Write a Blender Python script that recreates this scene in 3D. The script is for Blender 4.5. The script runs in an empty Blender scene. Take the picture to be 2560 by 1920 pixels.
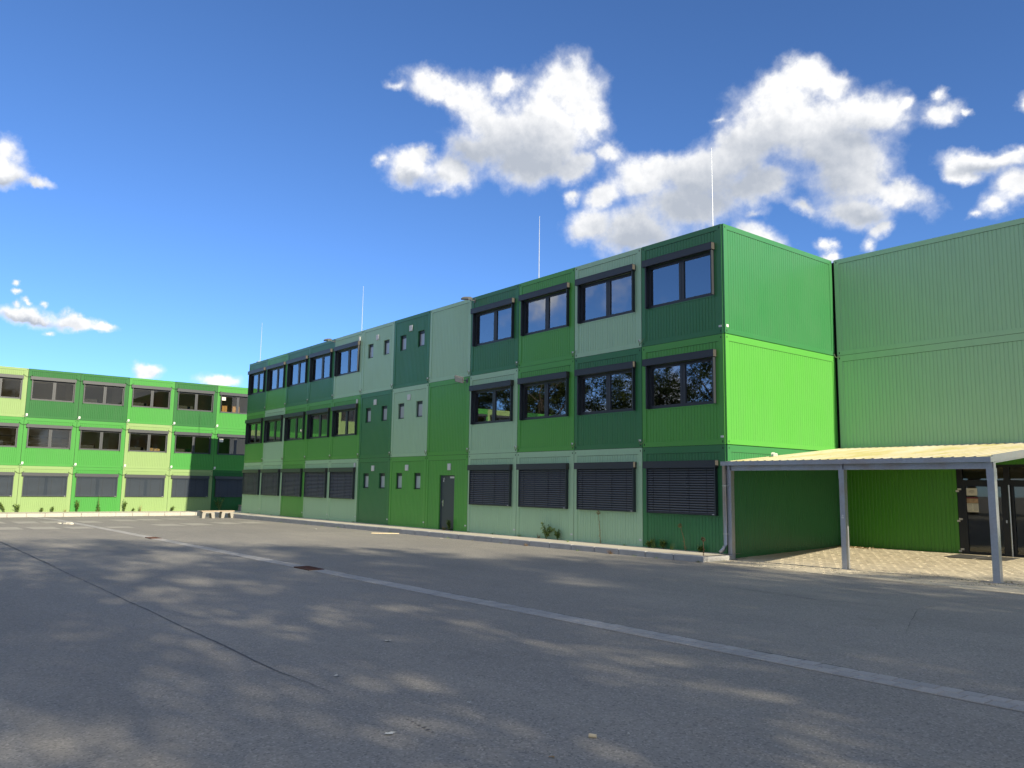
import bpy, math, random
from mathutils import Vector, Matrix

# ------------------------------------------------------------------ camera
scene = bpy.context.scene
COL = scene.collection
CAM = Vector((12.258, -16.490, 1.679))
YAW, PITCH, ROLL, FPX = -0.9007, 0.1278, 0.0149, 1999.8
_fw = Vector((math.sin(YAW) * math.cos(PITCH), math.cos(YAW) * math.cos(PITCH), math.sin(PITCH)))
_r0 = Vector((math.cos(YAW), -math.sin(YAW), 0))
_u0 = _r0.cross(_fw)
_r = _r0 * math.cos(ROLL) + _u0 * math.sin(ROLL)
_u = _u0 * math.cos(ROLL) - _r0 * math.sin(ROLL)
cd = bpy.data.cameras.new('camera')
cam = bpy.data.objects.new('camera', cd)
COL.objects.link(cam)
M = Matrix.Identity(4)
for i in range(3):
    M[i][0], M[i][1], M[i][2], M[i][3] = _r[i], _u[i], -_fw[i], CAM[i]
cam.matrix_world = M
cd.sensor_width = 36
cd.lens = 36 * FPX / 2560
cd.clip_start = 0.05
cd.clip_end = 5000
scene.camera = cam

# ------------------------------------------------------------------ light and sky
SUN_EL, SUN_AZ = math.radians(24.0), math.radians(1.0)     # azimuth measured from +x towards +y
SUN_DIR = Vector((math.cos(SUN_EL) * math.cos(SUN_AZ), math.cos(SUN_EL) * math.sin(SUN_AZ), math.sin(SUN_EL)))
SKY_STRENGTH, EXPOSURE, SUN_STRENGTH = 0.097, 1.22, 3.4
sd = bpy.data.lights.new('sun', 'SUN')
sd.energy = SUN_STRENGTH
sd.angle = math.radians(0.55)
sd.color = (1.0, 0.89, 0.67)
sun = bpy.data.objects.new('sun', sd)
sun.rotation_euler = SUN_DIR.to_track_quat('Z', 'Y').to_euler()
sun.location = (60, 0, 60)
COL.objects.link(sun)
vs = scene.view_settings
vs.view_transform = 'Standard'
vs.look = 'None'
vs.exposure = EXPOSURE
vs.gamma = 1
vs.use_curve_mapping = False
scene.cycles.max_bounces = 8
scene.cycles.transparent_max_bounces = 12
scene.cycles.caustics_reflective = False
scene.cycles.caustics_refractive = False

world = bpy.data.worlds.new('World')
scene.world = world
world.use_nodes = True


def pix_dir(px, py):
    d = _fw * FPX + _r * (px - 1280) - _u * (py - 960)
    return d.normalized()


def azel(d):
    return math.atan2(d.x, d.y), math.asin(d.z)


# clouds of the day: centre, radii and tilt of every puff, first noted in photo pixels, then turned
# into compass bearing and height above the horizon so that they stand in the sky itself
PUFFS = [
    (1413, 225, 100, 82, 0), (1462, 280, 58, 92, 0), (1352, 315, 125, 118, 0), (1340, 405, 110, 70, 0), (1196, 275, 95, 60, 35),
    (1108, 228, 95, 40, 12), (1000, 215, 62, 24, 8, .45), (1189, 365, 110, 52, 10, .15), (1435, 425, 60, 42, -15),
    (1526, 389, 70, 30, 8, .2), (1265, 330, 90, 80, 0), (1258, 215, 44, 36, 0),
    (1027, 415, 72, 48, 0), (1135, 428, 66, 60, 0), (1055, 389, 32, 30, 0), (955, 412, 34, 24, 0, .3), (1100, 485, 70, 24, 0, .6),
    (2012, 190, 82, 48, 0), (1938, 225, 66, 56, 0), (2086, 210, 44, 44, 0), (2000, 306, 175, 95, 0), (2172, 285, 98, 66, 0),
    (2259, 262, 44, 22, -20, .15), (1856, 367, 140, 74, -35), (1753, 429, 118, 72, -20), (1605, 438, 84, 54, 0), (1515, 485, 58, 36, -20),
    (1652, 415, 46, 40, 0), (1475, 563, 66, 42, -15), (1590, 581, 125, 62, 0), (1435, 500, 40, 20, -20, .25), (1712, 511, 120, 72, 0),
    (1897, 450, 100, 56, 0), (2123, 429, 110, 96, 0), (2226, 483, 112, 42, 12), (2152, 530, 86, 46, 0), (2004, 511, 66, 26, 22, .1),
    (2205, 577, 54, 28, -25, .15), (2176, 610, 36, 22, 0, .25), (2082, 367, 145, 70, 0), (1800, 300, 50, 20, -20, .4),
    (2349, 279, 66, 38, 0, .15), (2357, 236, 26, 32, 0, .3), (2423, 281, 44, 16, 0, .4), (2452, 404, 100, 34, -3), (2415, 429, 52, 28, 0),
    (2534, 396, 54, 30, 0), (2545, 470, 76, 48, -25), (2480, 519, 62, 40, -25, .15), (2568, 256, 34, 36, 0, .2), (2431, 544, 42, 16, 0, .4),
    (1897, 588, 76, 40, 20), (2061, 612, 32, 22, 0, .25), (2065, 642, 42, 22, 0, .2), (1880, 520, 60, 24, 0, .55),
    (2, 392, 52, 52, 0), (20, 430, 60, 36, 0), (88, 455, 46, 18, 8, .1),
    (70, 789, 120, 24, 2), (191, 803, 62, 18, 6), (263, 819, 54, 13, 14, .1), (44, 710, 22, 11, 0, .4), (48, 732, 24, 10, 20, .4),
    (40, 758, 26, 12, 0, .4), (78, 756, 20, 10, 20, .3), (117, 764, 18, 13, 0, .3), (119, 824, 24, 10, 0, .25),
    (362, 930, 38, 20, 0), (550, 960, 56, 20, 0),
]
GREYS = [(1320, 400, 190, 90, 10), (1170, 380, 130, 55, 10), (1730, 505, 190, 100, -15), (1590, 600, 180, 62, 0), (1990, 400, 220, 90, 0),
         (1850, 455, 170, 80, -20), (2140, 350, 110, 50, 0), (2060, 480, 110, 60, 0), (25, 455, 90, 24, 8), (2470, 425, 100, 20, 0), (80, 800, 110, 12, 4),
         (1040, 450, 90, 22, 0), (2170, 545, 110, 40, 0)]


def build_world():
    nt = world.node_tree
    N, L = nt.nodes, nt.links
    N.clear()

    def node(t, **kw):
        n = N.new(t)
        for k, v in kw.items():
            setattr(n, k, v)
        return n

    def put(sock, v):
        if isinstance(v, (int, float, tuple, list, Vector)):
            sock.default_value = v
        else:
            L.new(v, sock)

    def math_(op, a, b=0.0, c=0.0, clamp=False):
        n = node('ShaderNodeMath', operation=op, use_clamp=clamp)
        put(n.inputs[0], a), put(n.inputs[1], b), put(n.inputs[2], c)
        return n.outputs[0]

    def vmath(op, a, b=(0, 0, 0)):
        n = node('ShaderNodeVectorMath', operation=op)
        put(n.inputs[0], a), put(n.inputs[1], b)
        return n.outputs[0]

    def noise(vec, scale, detail=6, rough=0.55):
        n = node('ShaderNodeTexNoise')
        put(n.inputs['Vector'], vec)
        n.inputs['Scale'].default_value = scale
        n.inputs['Detail'].default_value = detail
        n.inputs['Roughness'].default_value = rough
        return n

    def smooth(x, a, b):
        n = node('ShaderNodeMapRange', interpolation_type='SMOOTHSTEP')
        put(n.inputs[0], x)
        n.inputs[1].default_value, n.inputs[2].default_value = a, b
        return n.outputs[0]

    tc = node('ShaderNodeTexCoord')
    d = tc.outputs['Generated']
    sep = node('ShaderNodeSeparateXYZ')
    L.new(d, sep.inputs[0])
    az = math_('ARCTAN2', sep.outputs[0], sep.outputs[1])
    el = math_('ARCSINE', sep.outputs[2])
    cmb = node('ShaderNodeCombineXYZ')
    L.new(az, cmb.inputs[0]), L.new(el, cmb.inputs[1])
    # ragged edges: displace the bearing by turbulence
    wn = noise(d, 20, 6, 0.6)
    warp = vmath('MULTIPLY', vmath('SUBTRACT', wn.outputs['Color'], (0.5, 0.5, 0.5)), (0.044, 0.040, 0))
    P = vmath('ADD', cmb.outputs[0], warp)

    def turned(vec, ang):
        m = node('ShaderNodeMapping')
        L.new(vec, m.inputs[0])
        m.inputs[2].default_value = (0, 0, ang)
        return m.outputs[0]

    STEP = math.radians(12)

    def field(puffs, vec, k):
        """1 in the middle of a puff, 0 at its rim; puffs of like tilt share one turned bearing"""
        rows = {}
        for (px, py, rx, ry, rot, *faint) in puffs:
            c = azel(pix_dir(px, py))
            ex = azel(pix_dir(px + 20, py))
            ey = azel(pix_dir(px, py - 20))
            sx = math.hypot(ex[0] - c[0], ex[1] - c[1]) / 20
            sy = math.hypot(ey[0] - c[0], ey[1] - c[1]) / 20
            tilt = math.atan2(ex[1] - c[1], ex[0] - c[0]) - math.radians(rot)
            if rx < ry * 1.25 and ry < rx * 1.25:
                tilt = 0.0
            rows.setdefault(round(tilt / STEP), []).append((c, rx * sx, ry * sy, faint[0] + 0.12 if faint else 0.0))
        acc, n = None, 0
        for q in sorted(rows):
            ang = q * STEP
            tv = turned(vec, -ang) if q else vec
            ca, sa = math.cos(-ang), math.sin(-ang)
            for (c, rx, ry, faint) in rows[q]:
                n += 1
                if n % 9 == 0:        # evaluate in short batches to keep the shader stack small
                    ma = node('ShaderNodeVectorMath', operation='MULTIPLY_ADD')
                    L.new(acc, ma.inputs[0])
                    ma.inputs[1].default_value = (1e-9, 1e-9, 1e-9)
                    L.new(tv, ma.inputs[2])
                    tv = ma.outputs[0]
                cx, cy = c[0] * ca - c[1] * sa, c[0] * sa + c[1] * ca
                m = node('ShaderNodeVectorMath', operation='MULTIPLY_ADD')
                L.new(tv, m.inputs[0])
                m.inputs[1].default_value = (1 / rx, 1 / ry, 0)
                m.inputs[2].default_value = (-cx / rx, -cy / ry, 0)
                ln = node('ShaderNodeVectorMath', operation='LENGTH')
                L.new(m.outputs[0], ln.inputs[0])
                v = ln.outputs['Value']
                if faint:
                    v = math_('ADD', v, faint)
                acc = v if acc is None else math_('SMOOTH_MIN', acc, v, k)
        return math_('SUBTRACT', 1.0, acc)

    body = noise(d, 26, 9, 0.60)
    fine = math_('MULTIPLY', math_('SUBTRACT', body.outputs['Fac'], 0.5), 1.25)
    # the same turbulence a little towards the sun: their difference lights the billows from one side
    lit = noise(vmath('ADD', d, tuple(v * 0.008 for v in (_r * 0.55 + _u * 0.8))), 26, 5, 0.60)
    relief = math_('MULTIPLY', math_('SUBTRACT', body.outputs['Fac'], lit.outputs['Fac']), 1.7)
    e = 1.0 / (2 ** EXPOSURE)
    sky = node('ShaderNodeTexSky', sky_type='NISHITA')
    sky.sun_disc = False
    sky.sun_elevation = SUN_EL
    sky.sun_rotation = math.atan2(SUN_DIR.x, SUN_DIR.y)
    sky.altitude = 100
    sky.air_density = 0.66
    sky.dust_density = 0.0
    sky.ozone_density = 5.0
    skyc = vmath('MULTIPLY', sky.outputs[0], (SKY_STRENGTH * 0.68, SKY_STRENGTH * 0.80, SKY_STRENGTH * 0.91))

    def background(col):
        bg = node('ShaderNodeBackground')
        L.new(col, bg.inputs[0])
        bg.inputs[1].default_value = 1.0
        return bg.outputs[0]

    def clouds(F, G):
        """sky behind, cloud in front: F is the body of the cloud, G its grey underside"""
        S = math_('ADD', F, fine)
        # dense body with a thin frayed veil round it
        alpha = math_('ADD', math_('MULTIPLY', smooth(S, 0.02, 0.50), 0.62), math_('MULTIPLY', smooth(S, -0.32, 0.26), 0.37))
        if G is not None:
            grey = smooth(math_('ADD', G, math_('MULTIPLY', fine, 0.25)), -0.55, 1.05)
        else:
            grey = smooth(S, 0.2, 1.6)
        grey = math_('MULTIPLY', grey, smooth(S, -0.20, 0.50))
        grey = math_('SUBTRACT', math_('ADD', grey, 0.06), math_('MULTIPLY', relief, math_('SUBTRACT', 1.0, math_('MULTIPLY', grey, 0.55))), clamp=True)
        mix = node('ShaderNodeMix', data_type='RGBA')
        L.new(grey, mix.inputs[0])
        mix.inputs[6].default_value = (1.08 * e, 1.08 * e, 1.08 * e, 1)
        mix.inputs[7].default_value = (0.50 * e, 0.545 * e, 0.625 * e, 1)
        fin = node('ShaderNodeMix', data_type='RGBA')
        L.new(alpha, fin.inputs[0])
        L.new(skyc, fin.inputs[6])
        L.new(mix.outputs[2], fin.inputs[7])
        return background(fin.outputs[2])

    def either(fac, yes, no):
        n = node('ShaderNodeMixShader')
        L.new(fac, n.inputs[0]), L.new(no, n.inputs[1]), L.new(yes, n.inputs[2])
        return n.outputs[0]

    def near(x0, x1, y0, y1):
        def touch(p):
            r = max(p[2], p[3]) * 1.3 + 60
            return p[0] + r > x0 and p[0] - r < x1 and p[1] + r > y0 and p[1] - r < y1
        return [p for p in PUFFS if touch(p)], [p for p in GREYS if touch(p)]

    # sectors of the sky that hold the noted clouds, so that empty sky costs nothing
    shader = background(skyc)
    for (x0, x1, y0, y1) in ((-200, 700, 300, 1010), (1480, 3000, 40, 720), (860, 1480, 60, 700)):
        ps, gs = near(x0, x1, y0, y1)
        lo = azel(pix_dir(x0, (y0 + y1) / 2))[0]
        hi = azel(pix_dir(x1, (y0 + y1) / 2))[0]
        if x1 > 2560:
            hi = azel(pix_dir(1280, 800))[0] + 0.95
        if x0 < 0:
            lo = azel(pix_dir(1280, 800))[0] - 0.95
        bot = min(azel(pix_dir(x, y1))[1] for x in (x0, x1))
        inside = math_('MULTIPLY', math_('MULTIPLY', math_('GREATER_THAN', az, lo), math_('LESS_THAN', az, hi)), math_('GREATER_THAN', el, bot))
        shader = either(inside, clouds(field(ps, P, 0.45), field(gs, P, 0.9) if gs else None), shader)
    # more clouds all round the unseen sky by chance, thickened to brighten shaded sides
    big = noise(d, 3.4, 5, 0.56)
    F2 = math_('MULTIPLY', math_('SUBTRACT', big.outputs['Fac'], 0.48), 7.0)
    off = math_('ABSOLUTE', math_('SUBTRACT', az, azel(pix_dir(1280, 800))[0]))
    F2 = math_('SUBTRACT', math_('ADD', F2, smooth(off, 0.72, 0.95)), 1.0)
    F2 = math_('SUBTRACT', F2, smooth(el, 0.05, -0.02))
    shader = either(math_('GREATER_THAN', off, 0.8), clouds(F2, None), shader)
    out = node('ShaderNodeOutputWorld')
    L.new(shader, out.inputs[0])


build_world()

# ------------------------------------------------------------------ materials
MATS = {}


def new_mat(name):
    m = bpy.data.materials.new(name)
    m.use_nodes = True
    nt = m.node_tree
    b = nt.nodes['Principled BSDF']
    MATS[name] = m
    return m, nt, b


def tex(nt, kind, scale, detail=4, rough=0.55, coord='Object', stretch=None):
    tc = nt.nodes.new('ShaderNodeTexCoord')
    n = nt.nodes.new('ShaderNodeTex' + kind)
    src = tc.outputs[coord]
    if coord == 'World':
        src = None
    if stretch:
        mp = nt.nodes.new('ShaderNodeMapping')
        nt.links.new(src, mp.inputs[0])
        mp.inputs[3].default_value = stretch
        src = mp.outputs[0]
    nt.links.new(src, n.inputs['Vector'])
    n.inputs['Scale'].default_value = scale
    if kind == 'Noise':
        n.inputs['Detail'].default_value = detail
        n.inputs['Roughness'].default_value = rough
    return n


def gpos(nt):
    return nt.nodes.new('ShaderNodeNewGeometry').outputs['Position']


def noise_at(nt, vec, scale, detail=4, rough=0.55, stretch=None):
    n = nt.nodes.new('ShaderNodeTexNoise')
    if stretch:
        mp = nt.nodes.new('ShaderNodeMapping')
        nt.links.new(vec, mp.inputs[0])
        mp.inputs[3].default_value = stretch
        vec = mp.outputs[0]
    nt.links.new(vec, n.inputs['Vector'])
    n.inputs['Scale'].default_value = scale
    n.inputs['Detail'].default_value = detail
    n.inputs['Roughness'].default_value = rough
    return n.outputs['Fac']


def ramp(nt, fac, stops):
    n = nt.nodes.new('ShaderNodeValToRGB')
    while len(n.color_ramp.elements) < len(stops):
        n.color_ramp.elements.new(0.5)
    for e, (p, c) in zip(n.color_ramp.elements, stops):
        e.position = p
        e.color = (c[0], c[1], c[2], 1) if not isinstance(c, (int, float)) else (c, c, c, 1)
    nt.links.new(fac, n.inputs[0])
    return n.outputs[0]


def mixc(nt, fac, a, b, mode='MIX'):
    n = nt.nodes.new('ShaderNodeMix')
    n.data_type = 'RGBA'
    n.blend_type = mode
    for s, v in ((n.inputs[0], fac), (n.inputs[6], a), (n.inputs[7], b)):
        if isinstance(v, (int, float)):
            s.default_value = v
        elif isinstance(v, (tuple, list)):
            s.default_value = (v[0], v[1], v[2], 1)
        else:
            nt.links.new(v, s)
    return n.outputs[2]


def bump(nt, b, h, strength=0.3, dist=0.01):
    n = nt.nodes.new('ShaderNodeBump')
    n.inputs['Strength'].default_value = strength
    n.inputs['Distance'].default_value = dist
    nt.links.new(h, n.inputs['Height'])
    nt.links.new(n.outputs[0], b.inputs['Normal'])


def paint(name, col, rough=0.36, spec=0.5):
    m, nt, b = new_mat(name)
    g = gpos(nt)
    n1 = noise_at(nt, g, 0.9, 5, 0.6)
    streak = noise_at(nt, g, 5.0, 4, 0.6, (1.6, 1.6, 0.12))
    c = mixc(nt, ramp(nt, n1, [(0.3, 0.0), (0.75, 0.16)]), col, tuple(v * 0.82 + 0.02 for v in col))
    c = mixc(nt, ramp(nt, streak, [(0.46, 0.0), (0.8, 0.30)]), c, tuple(v * 0.72 + 0.03 for v in col))
    spots = noise_at(nt, g, 13, 3, 0.6)
    c = mixc(nt, ramp(nt, spots, [(0.66, 0.0), (0.76, 0.22)]), c, tuple(v * 0.6 + 0.05 for v in col))
    fade = noise_at(nt, g, 0.35, 3, 0.5)
    c = mixc(nt, ramp(nt, fade, [(0.35, 0.0), (0.7, 0.18)]), c, tuple(v * 0.85 + 0.05 for v in col))
    nt.links.new(c, b.inputs['Base Color'])
    nt.links.new(ramp(nt, n1, [(0.2, rough - 0.07), (0.8, rough + 0.1)]), b.inputs['Roughness'])
    bump(nt, b, noise_at(nt, g, 1.7, 2, 0.5), 0.12, 0.02)
    b.inputs['Specular IOR Level'].default_value = spec
    return m


GREEN = {'dark': (0.034, 0.185, 0.060), 'mid': (0.084, 0.345, 0.052), 'mid_shaded': (0.070, 0.300, 0.028), 'sage': (0.370, 0.575, 0.370),  # the wing's bottom-row green is mid darkened to carry the canopy's shade
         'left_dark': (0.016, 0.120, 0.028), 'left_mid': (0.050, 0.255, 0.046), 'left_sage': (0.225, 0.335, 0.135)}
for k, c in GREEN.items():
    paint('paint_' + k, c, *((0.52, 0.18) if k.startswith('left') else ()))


def plain(name, col, rough=0.5, metal=0.0, var=0.12, scale=6.0):
    m, nt, b = new_mat(name)
    n1 = noise_at(nt, gpos(nt), scale, 4, 0.6)
    c = mixc(nt, n1, tuple(v * (1 - var) for v in col), tuple(min(1, v * (1 + var)) for v in col))
    nt.links.new(c, b.inputs['Base Color'])
    b.inputs['Roughness'].default_value = rough
    b.inputs['Metallic'].default_value = metal
    return m


plain('anthracite', (0.030, 0.036, 0.046), 0.42)
plain('anthracite_cap', (0.045, 0.042, 0.038), 0.6)
plain('slat_paint', (0.060, 0.080, 0.110), 0.38)
plain('black_frame', (0.010, 0.012, 0.016), 0.35)
plain('dark_gap', (0.006, 0.007, 0.008), 0.8)
plain('door_grey', (0.045, 0.058, 0.072), 0.45, var=0.05)
plain('white_plastic', (0.62, 0.63, 0.62), 0.5, var=0.04)
plain('white_paper', (0.68, 0.68, 0.62), 0.7, var=0.03)
plain('paper_red', (0.16, 0.03, 0.05), 0.7)
plain('paper_photo', (0.42, 0.30, 0.20), 0.7, var=0.6, scale=28)
plain('ink', (0.12, 0.12, 0.13), 0.8)
plain('room_wall', (0.62, 0.58, 0.47), 0.85, var=0.05, scale=1)
plain('room_floor', (0.55, 0.50, 0.42), 0.7, var=0.1, scale=2)
plain('room_dark', (0.05, 0.055, 0.06), 0.8)
plain('cabinet_wood', (0.55, 0.30, 0.10), 0.5)
plain('cardboard', (0.45, 0.31, 0.17), 0.8)
plain('steel', (0.55, 0.55, 0.53), 0.28, 0.9)
plain('rod_alu', (0.72, 0.74, 0.76), 0.35, 0.6)
plain('rubber', (0.015, 0.015, 0.016), 0.7)
plain('cable_black', (0.012, 0.012, 0.013), 0.6)
plain('cable_green', (0.20, 0.22, 0.10), 0.6)
plain('cable_cream', (0.55, 0.50, 0.35), 0.6)
plain('lamp_grey', (0.10, 0.105, 0.11), 0.45)
plain('lamp_glass', (0.42, 0.44, 0.46), 0.15)
plain('rust', (0.085, 0.034, 0.020), 0.75, 0.2, 0.4, 20)
plain('wood_grey', (0.40, 0.32, 0.23), 0.8, var=0.3, scale=14)
plain('stick_pale', (0.70, 0.58, 0.38), 0.8, var=0.2, scale=10)
plain('leaf_green', (0.085, 0.165, 0.032), 0.6, var=0.45, scale=9)
plain('leaf_light', (0.24, 0.32, 0.07), 0.6, var=0.35, scale=9)
plain('leaf_dry', (0.30, 0.19, 0.075), 0.8, var=0.4, scale=12)
plain('leaf_brown', (0.10, 0.055, 0.03), 0.8, var=0.4, scale=12)
plain('stem_dry', (0.33, 0.24, 0.10), 0.8, var=0.3, scale=10)
plain('stem_green', (0.10, 0.14, 0.04), 0.7, var=0.3, scale=10)
plain('bark', (0.09, 0.072, 0.055), 0.9, var=0.4, scale=5)
plain('mat_grey', (0.06, 0.06, 0.06), 0.95, var=0.2, scale=40)
plain('pebble_pale', (0.58, 0.55, 0.47), 0.8, var=0.2, scale=20)


def leaf_mat(name, a, bcol):
    m, nt, b = new_mat(name)
    n = noise_at(nt, gpos(nt), 0.8, 4, 0.6)
    nt.links.new(ramp(nt, n, [(0.3, a), (0.7, bcol)]), b.inputs['Base Color'])
    b.inputs['Roughness'].default_value = 0.55
    tr = nt.nodes.new('ShaderNodeBsdfTranslucent')
    tr.inputs[0].default_value = (bcol[0] * 1.5, bcol[1] * 1.5, bcol[2], 1)
    mx = nt.nodes.new('ShaderNodeMixShader')
    mx.inputs[0].default_value = 0.25
    nt.links.new(b.outputs[0], mx.inputs[1])
    nt.links.new(tr.outputs[0], mx.inputs[2])
    nt.links.new(mx.outputs[0], nt.nodes['Material Output'].inputs[0])


leaf_mat('tree_leaf', (0.032, 0.055, 0.016), (0.075, 0.095, 0.026))


def concrete(name, col, scale=3.0, rough=0.85, spots=0.35):
    m, nt, b = new_mat(name)
    g = gpos(nt)
    n1 = noise_at(nt, g, scale, 6, 0.65)
    n2 = noise_at(nt, g, 60, 3, 0.6)
    c = mixc(nt, n1, tuple(v * (1 - spots) for v in col), tuple(min(1, v * (1 + spots * 0.6)) for v in col))
    c = mixc(nt, ramp(nt, n2, [(0.35, 0.35), (0.6, 0.0)]), c, tuple(v * 0.6 for v in col))
    nt.links.new(c, b.inputs['Base Color'])
    b.inputs['Roughness'].default_value = rough
    bump(nt, b, n2, 0.25, 0.004)
    return m


concrete('kerb_concrete', (0.42, 0.42, 0.42))
concrete('kerb_pale', (0.50, 0.48, 0.43))
concrete('apron_concrete', (0.60, 0.55, 0.45), 1.4)
concrete('bench_concrete', (0.36, 0.34, 0.30), 5)
concrete('paver_a', (0.64, 0.57, 0.43), 2.0)
concrete('paver_b', (0.60, 0.53, 0.40), 2.0)
concrete('channel_stone', (0.41, 0.40, 0.385), 1.2)
concrete('channel_stone_b', (0.365, 0.36, 0.35), 1.2)
concrete('joint_sand', (0.47, 0.42, 0.33), 6)
concrete('joint_dark', (0.05, 0.048, 0.045), 6)
concrete('footing', (0.34, 0.33, 0.31), 3)
concrete('square_paint', (0.40, 0.38, 0.335), 1.0, spots=0.25)


def asphalt():
    m, nt, b = new_mat('asphalt')
    g = gpos(nt)
    large = noise_at(nt, g, 0.16, 5, 0.6)
    blot = noise_at(nt, g, 0.9, 5, 0.65)
    grain = noise_at(nt, g, 85, 2, 0.7)
    streak = noise_at(nt, g, 0.7, 4, 0.6, (0.25, 1.6, 1))
    c = ramp(nt, large, [(0.3, (0.235, 0.224, 0.203)), (0.7, (0.300, 0.284, 0.255))])
    c = mixc(nt, ramp(nt, blot, [(0.42, 0.0), (0.8, 0.35)]), c, (0.345, 0.324, 0.280))
    c = mixc(nt, ramp(nt, streak, [(0.3, 0.3), (0.55, 0.0)]), c, (0.185, 0.180, 0.172))
    vor = nt.nodes.new('ShaderNodeTexVoronoi')
    nt.links.new(g, vor.inputs['Vector'])
    vor.inputs['Scale'].default_value = 70
    sp = nt.nodes.new('ShaderNodeSeparateColor')
    nt.links.new(vor.outputs['Color'], sp.inputs[0])
    c = mixc(nt, ramp(nt, sp.outputs[0], [(0.72, 0.0), (0.98, 0.55)]), c, (0.46, 0.435, 0.40))
    c = mixc(nt, ramp(nt, sp.outputs[1], [(0.70, 0.0), (0.98, 0.6)]), c, (0.10, 0.10, 0.10))
    spot = noise_at(nt, g, 2.3, 3, 0.5)
    c = mixc(nt, ramp(nt, spot, [(0.74, 0.0), (0.79, 0.5)]), c, (0.10, 0.10, 0.10))
    vp = nt.nodes.new('ShaderNodeTexVoronoi')
    mp = nt.nodes.new('ShaderNodeMapping')
    nt.links.new(g, mp.inputs[0])
    mp.inputs[2].default_value = (0, 0, 0.06)
    mp.inputs[3].default_value = (0.10, 0.26, 0)
    nt.links.new(mp.outputs[0], vp.inputs['Vector'])
    vp.inputs['Scale'].default_value = 1.0
    vp.distance = 'CHEBYCHEV'
    pp = nt.nodes.new('ShaderNodeSeparateColor')
    nt.links.new(vp.outputs['Color'], pp.inputs[0])
    c = mixc(nt, ramp(nt, pp.outputs[0], [(0.0, 0.0), (1.0, 0.22)]), c, (0.17, 0.165, 0.155))
    stain = noise_at(nt, g, 0.55, 6, 0.7)
    c = mixc(nt, ramp(nt, stain, [(0.60, 0.0), (0.72, 0.35)]), c, (0.13, 0.128, 0.124))
    dust = noise_at(nt, g, 0.4, 6, 0.7, (0.5, 1.5, 1))
    c = mixc(nt, ramp(nt, dust, [(0.52, 0.0), (0.75, 0.35)]), c, (0.40, 0.37, 0.31))
    nt.links.new(c, b.inputs['Base Color'])
    nt.links.new(ramp(nt, blot, [(0.3, 0.82), (0.7, 0.95)]), b.inputs['Roughness'])
    b.inputs['Specular IOR Level'].default_value = 0.3
    h = mixc(nt, 0.5, grain, vor.outputs['Distance'])
    bump(nt, b, h, 0.5, 0.006)


asphalt()


def seam_mat():
    m, nt, b = new_mat('seam_tar')
    b.inputs['Base Color'].default_value = (0.095, 0.095, 0.097, 1)
    b.inputs['Roughness'].default_value = 0.8


seam_mat()


def galvanised():
    m, nt, b = new_mat('galvanised')
    g = gpos(nt)
    v = nt.nodes.new('ShaderNodeTexVoronoi')
    nt.links.new(g, v.inputs['Vector'])
    v.inputs['Scale'].default_value = 38
    sp = nt.nodes.new('ShaderNodeSeparateColor')
    nt.links.new(v.outputs['Color'], sp.inputs[0])
    n1 = noise_at(nt, g, 1.6, 5, 0.6)
    c = mixc(nt, sp.outputs[0], (0.40, 0.42, 0.47), (0.45, 0.47, 0.52))
    c = mixc(nt, ramp(nt, n1, [(0.48, 0.0), (0.72, 0.45)]), c, (0.36, 0.27, 0.22))
    nt.links.new(c, b.inputs['Base Color'])
    b.inputs['Metallic'].default_value = 0.75
    nt.links.new(ramp(nt, n1, [(0.3, 0.32), (0.7, 0.5)]), b.inputs['Roughness'])


galvanised()


def roof_sheet():
    m, nt, b = new_mat('roof_sheet')
    g = gpos(nt)
    n1 = noise_at(nt, g, 0.9, 5, 0.65, (1.8, 0.35, 1))
    n2 = noise_at(nt, g, 9, 4, 0.6)
    c = ramp(nt, n1, [(0.36, (0.50, 0.46, 0.35)), (0.50, (0.46, 0.42, 0.26)), (0.62, (0.39, 0.36, 0.16))])
    c = mixc(nt, ramp(nt, n2, [(0.5, 0.0), (0.8, 0.35)]), c, (0.36, 0.34, 0.25))
    nt.links.new(c, b.inputs['Base Color'])
    b.inputs['Roughness'].default_value = 0.7
    b.inputs['Specular IOR Level'].default_value = 0.15


roof_sheet()


def glass(name, ior, tint):
    m, nt, b = new_mat(name)
    nt.nodes.remove(b)
    fr = nt.nodes.new('ShaderNodeFresnel')
    fr.inputs[0].default_value = ior
    gl = nt.nodes.new('ShaderNodeBsdfGlossy')
    gl.inputs['Roughness'].default_value = 0.015
    gl.inputs['Color'].default_value = (0.92, 0.95, 1, 1)
    tr = nt.nodes.new('ShaderNodeBsdfTransparent')
    tr.inputs[0].default_value = (*tint, 1)
    mx = nt.nodes.new('ShaderNodeMixShader')
    nt.links.new(fr.outputs[0], mx.inputs[0])
    nt.links.new(tr.outputs[0], mx.inputs[1])
    nt.links.new(gl.outputs[0], mx.inputs[2])
    nt.links.new(mx.outputs[0], nt.nodes['Material Output'].inputs[0])


glass('glass', 3.6, (0.62, 0.66, 0.64))
glass('glass_clear', 1.6, (0.80, 0.80, 0.74))
plain('frosted_glass', (0.42, 0.46, 0.50), 0.12, var=0.05)


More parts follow.
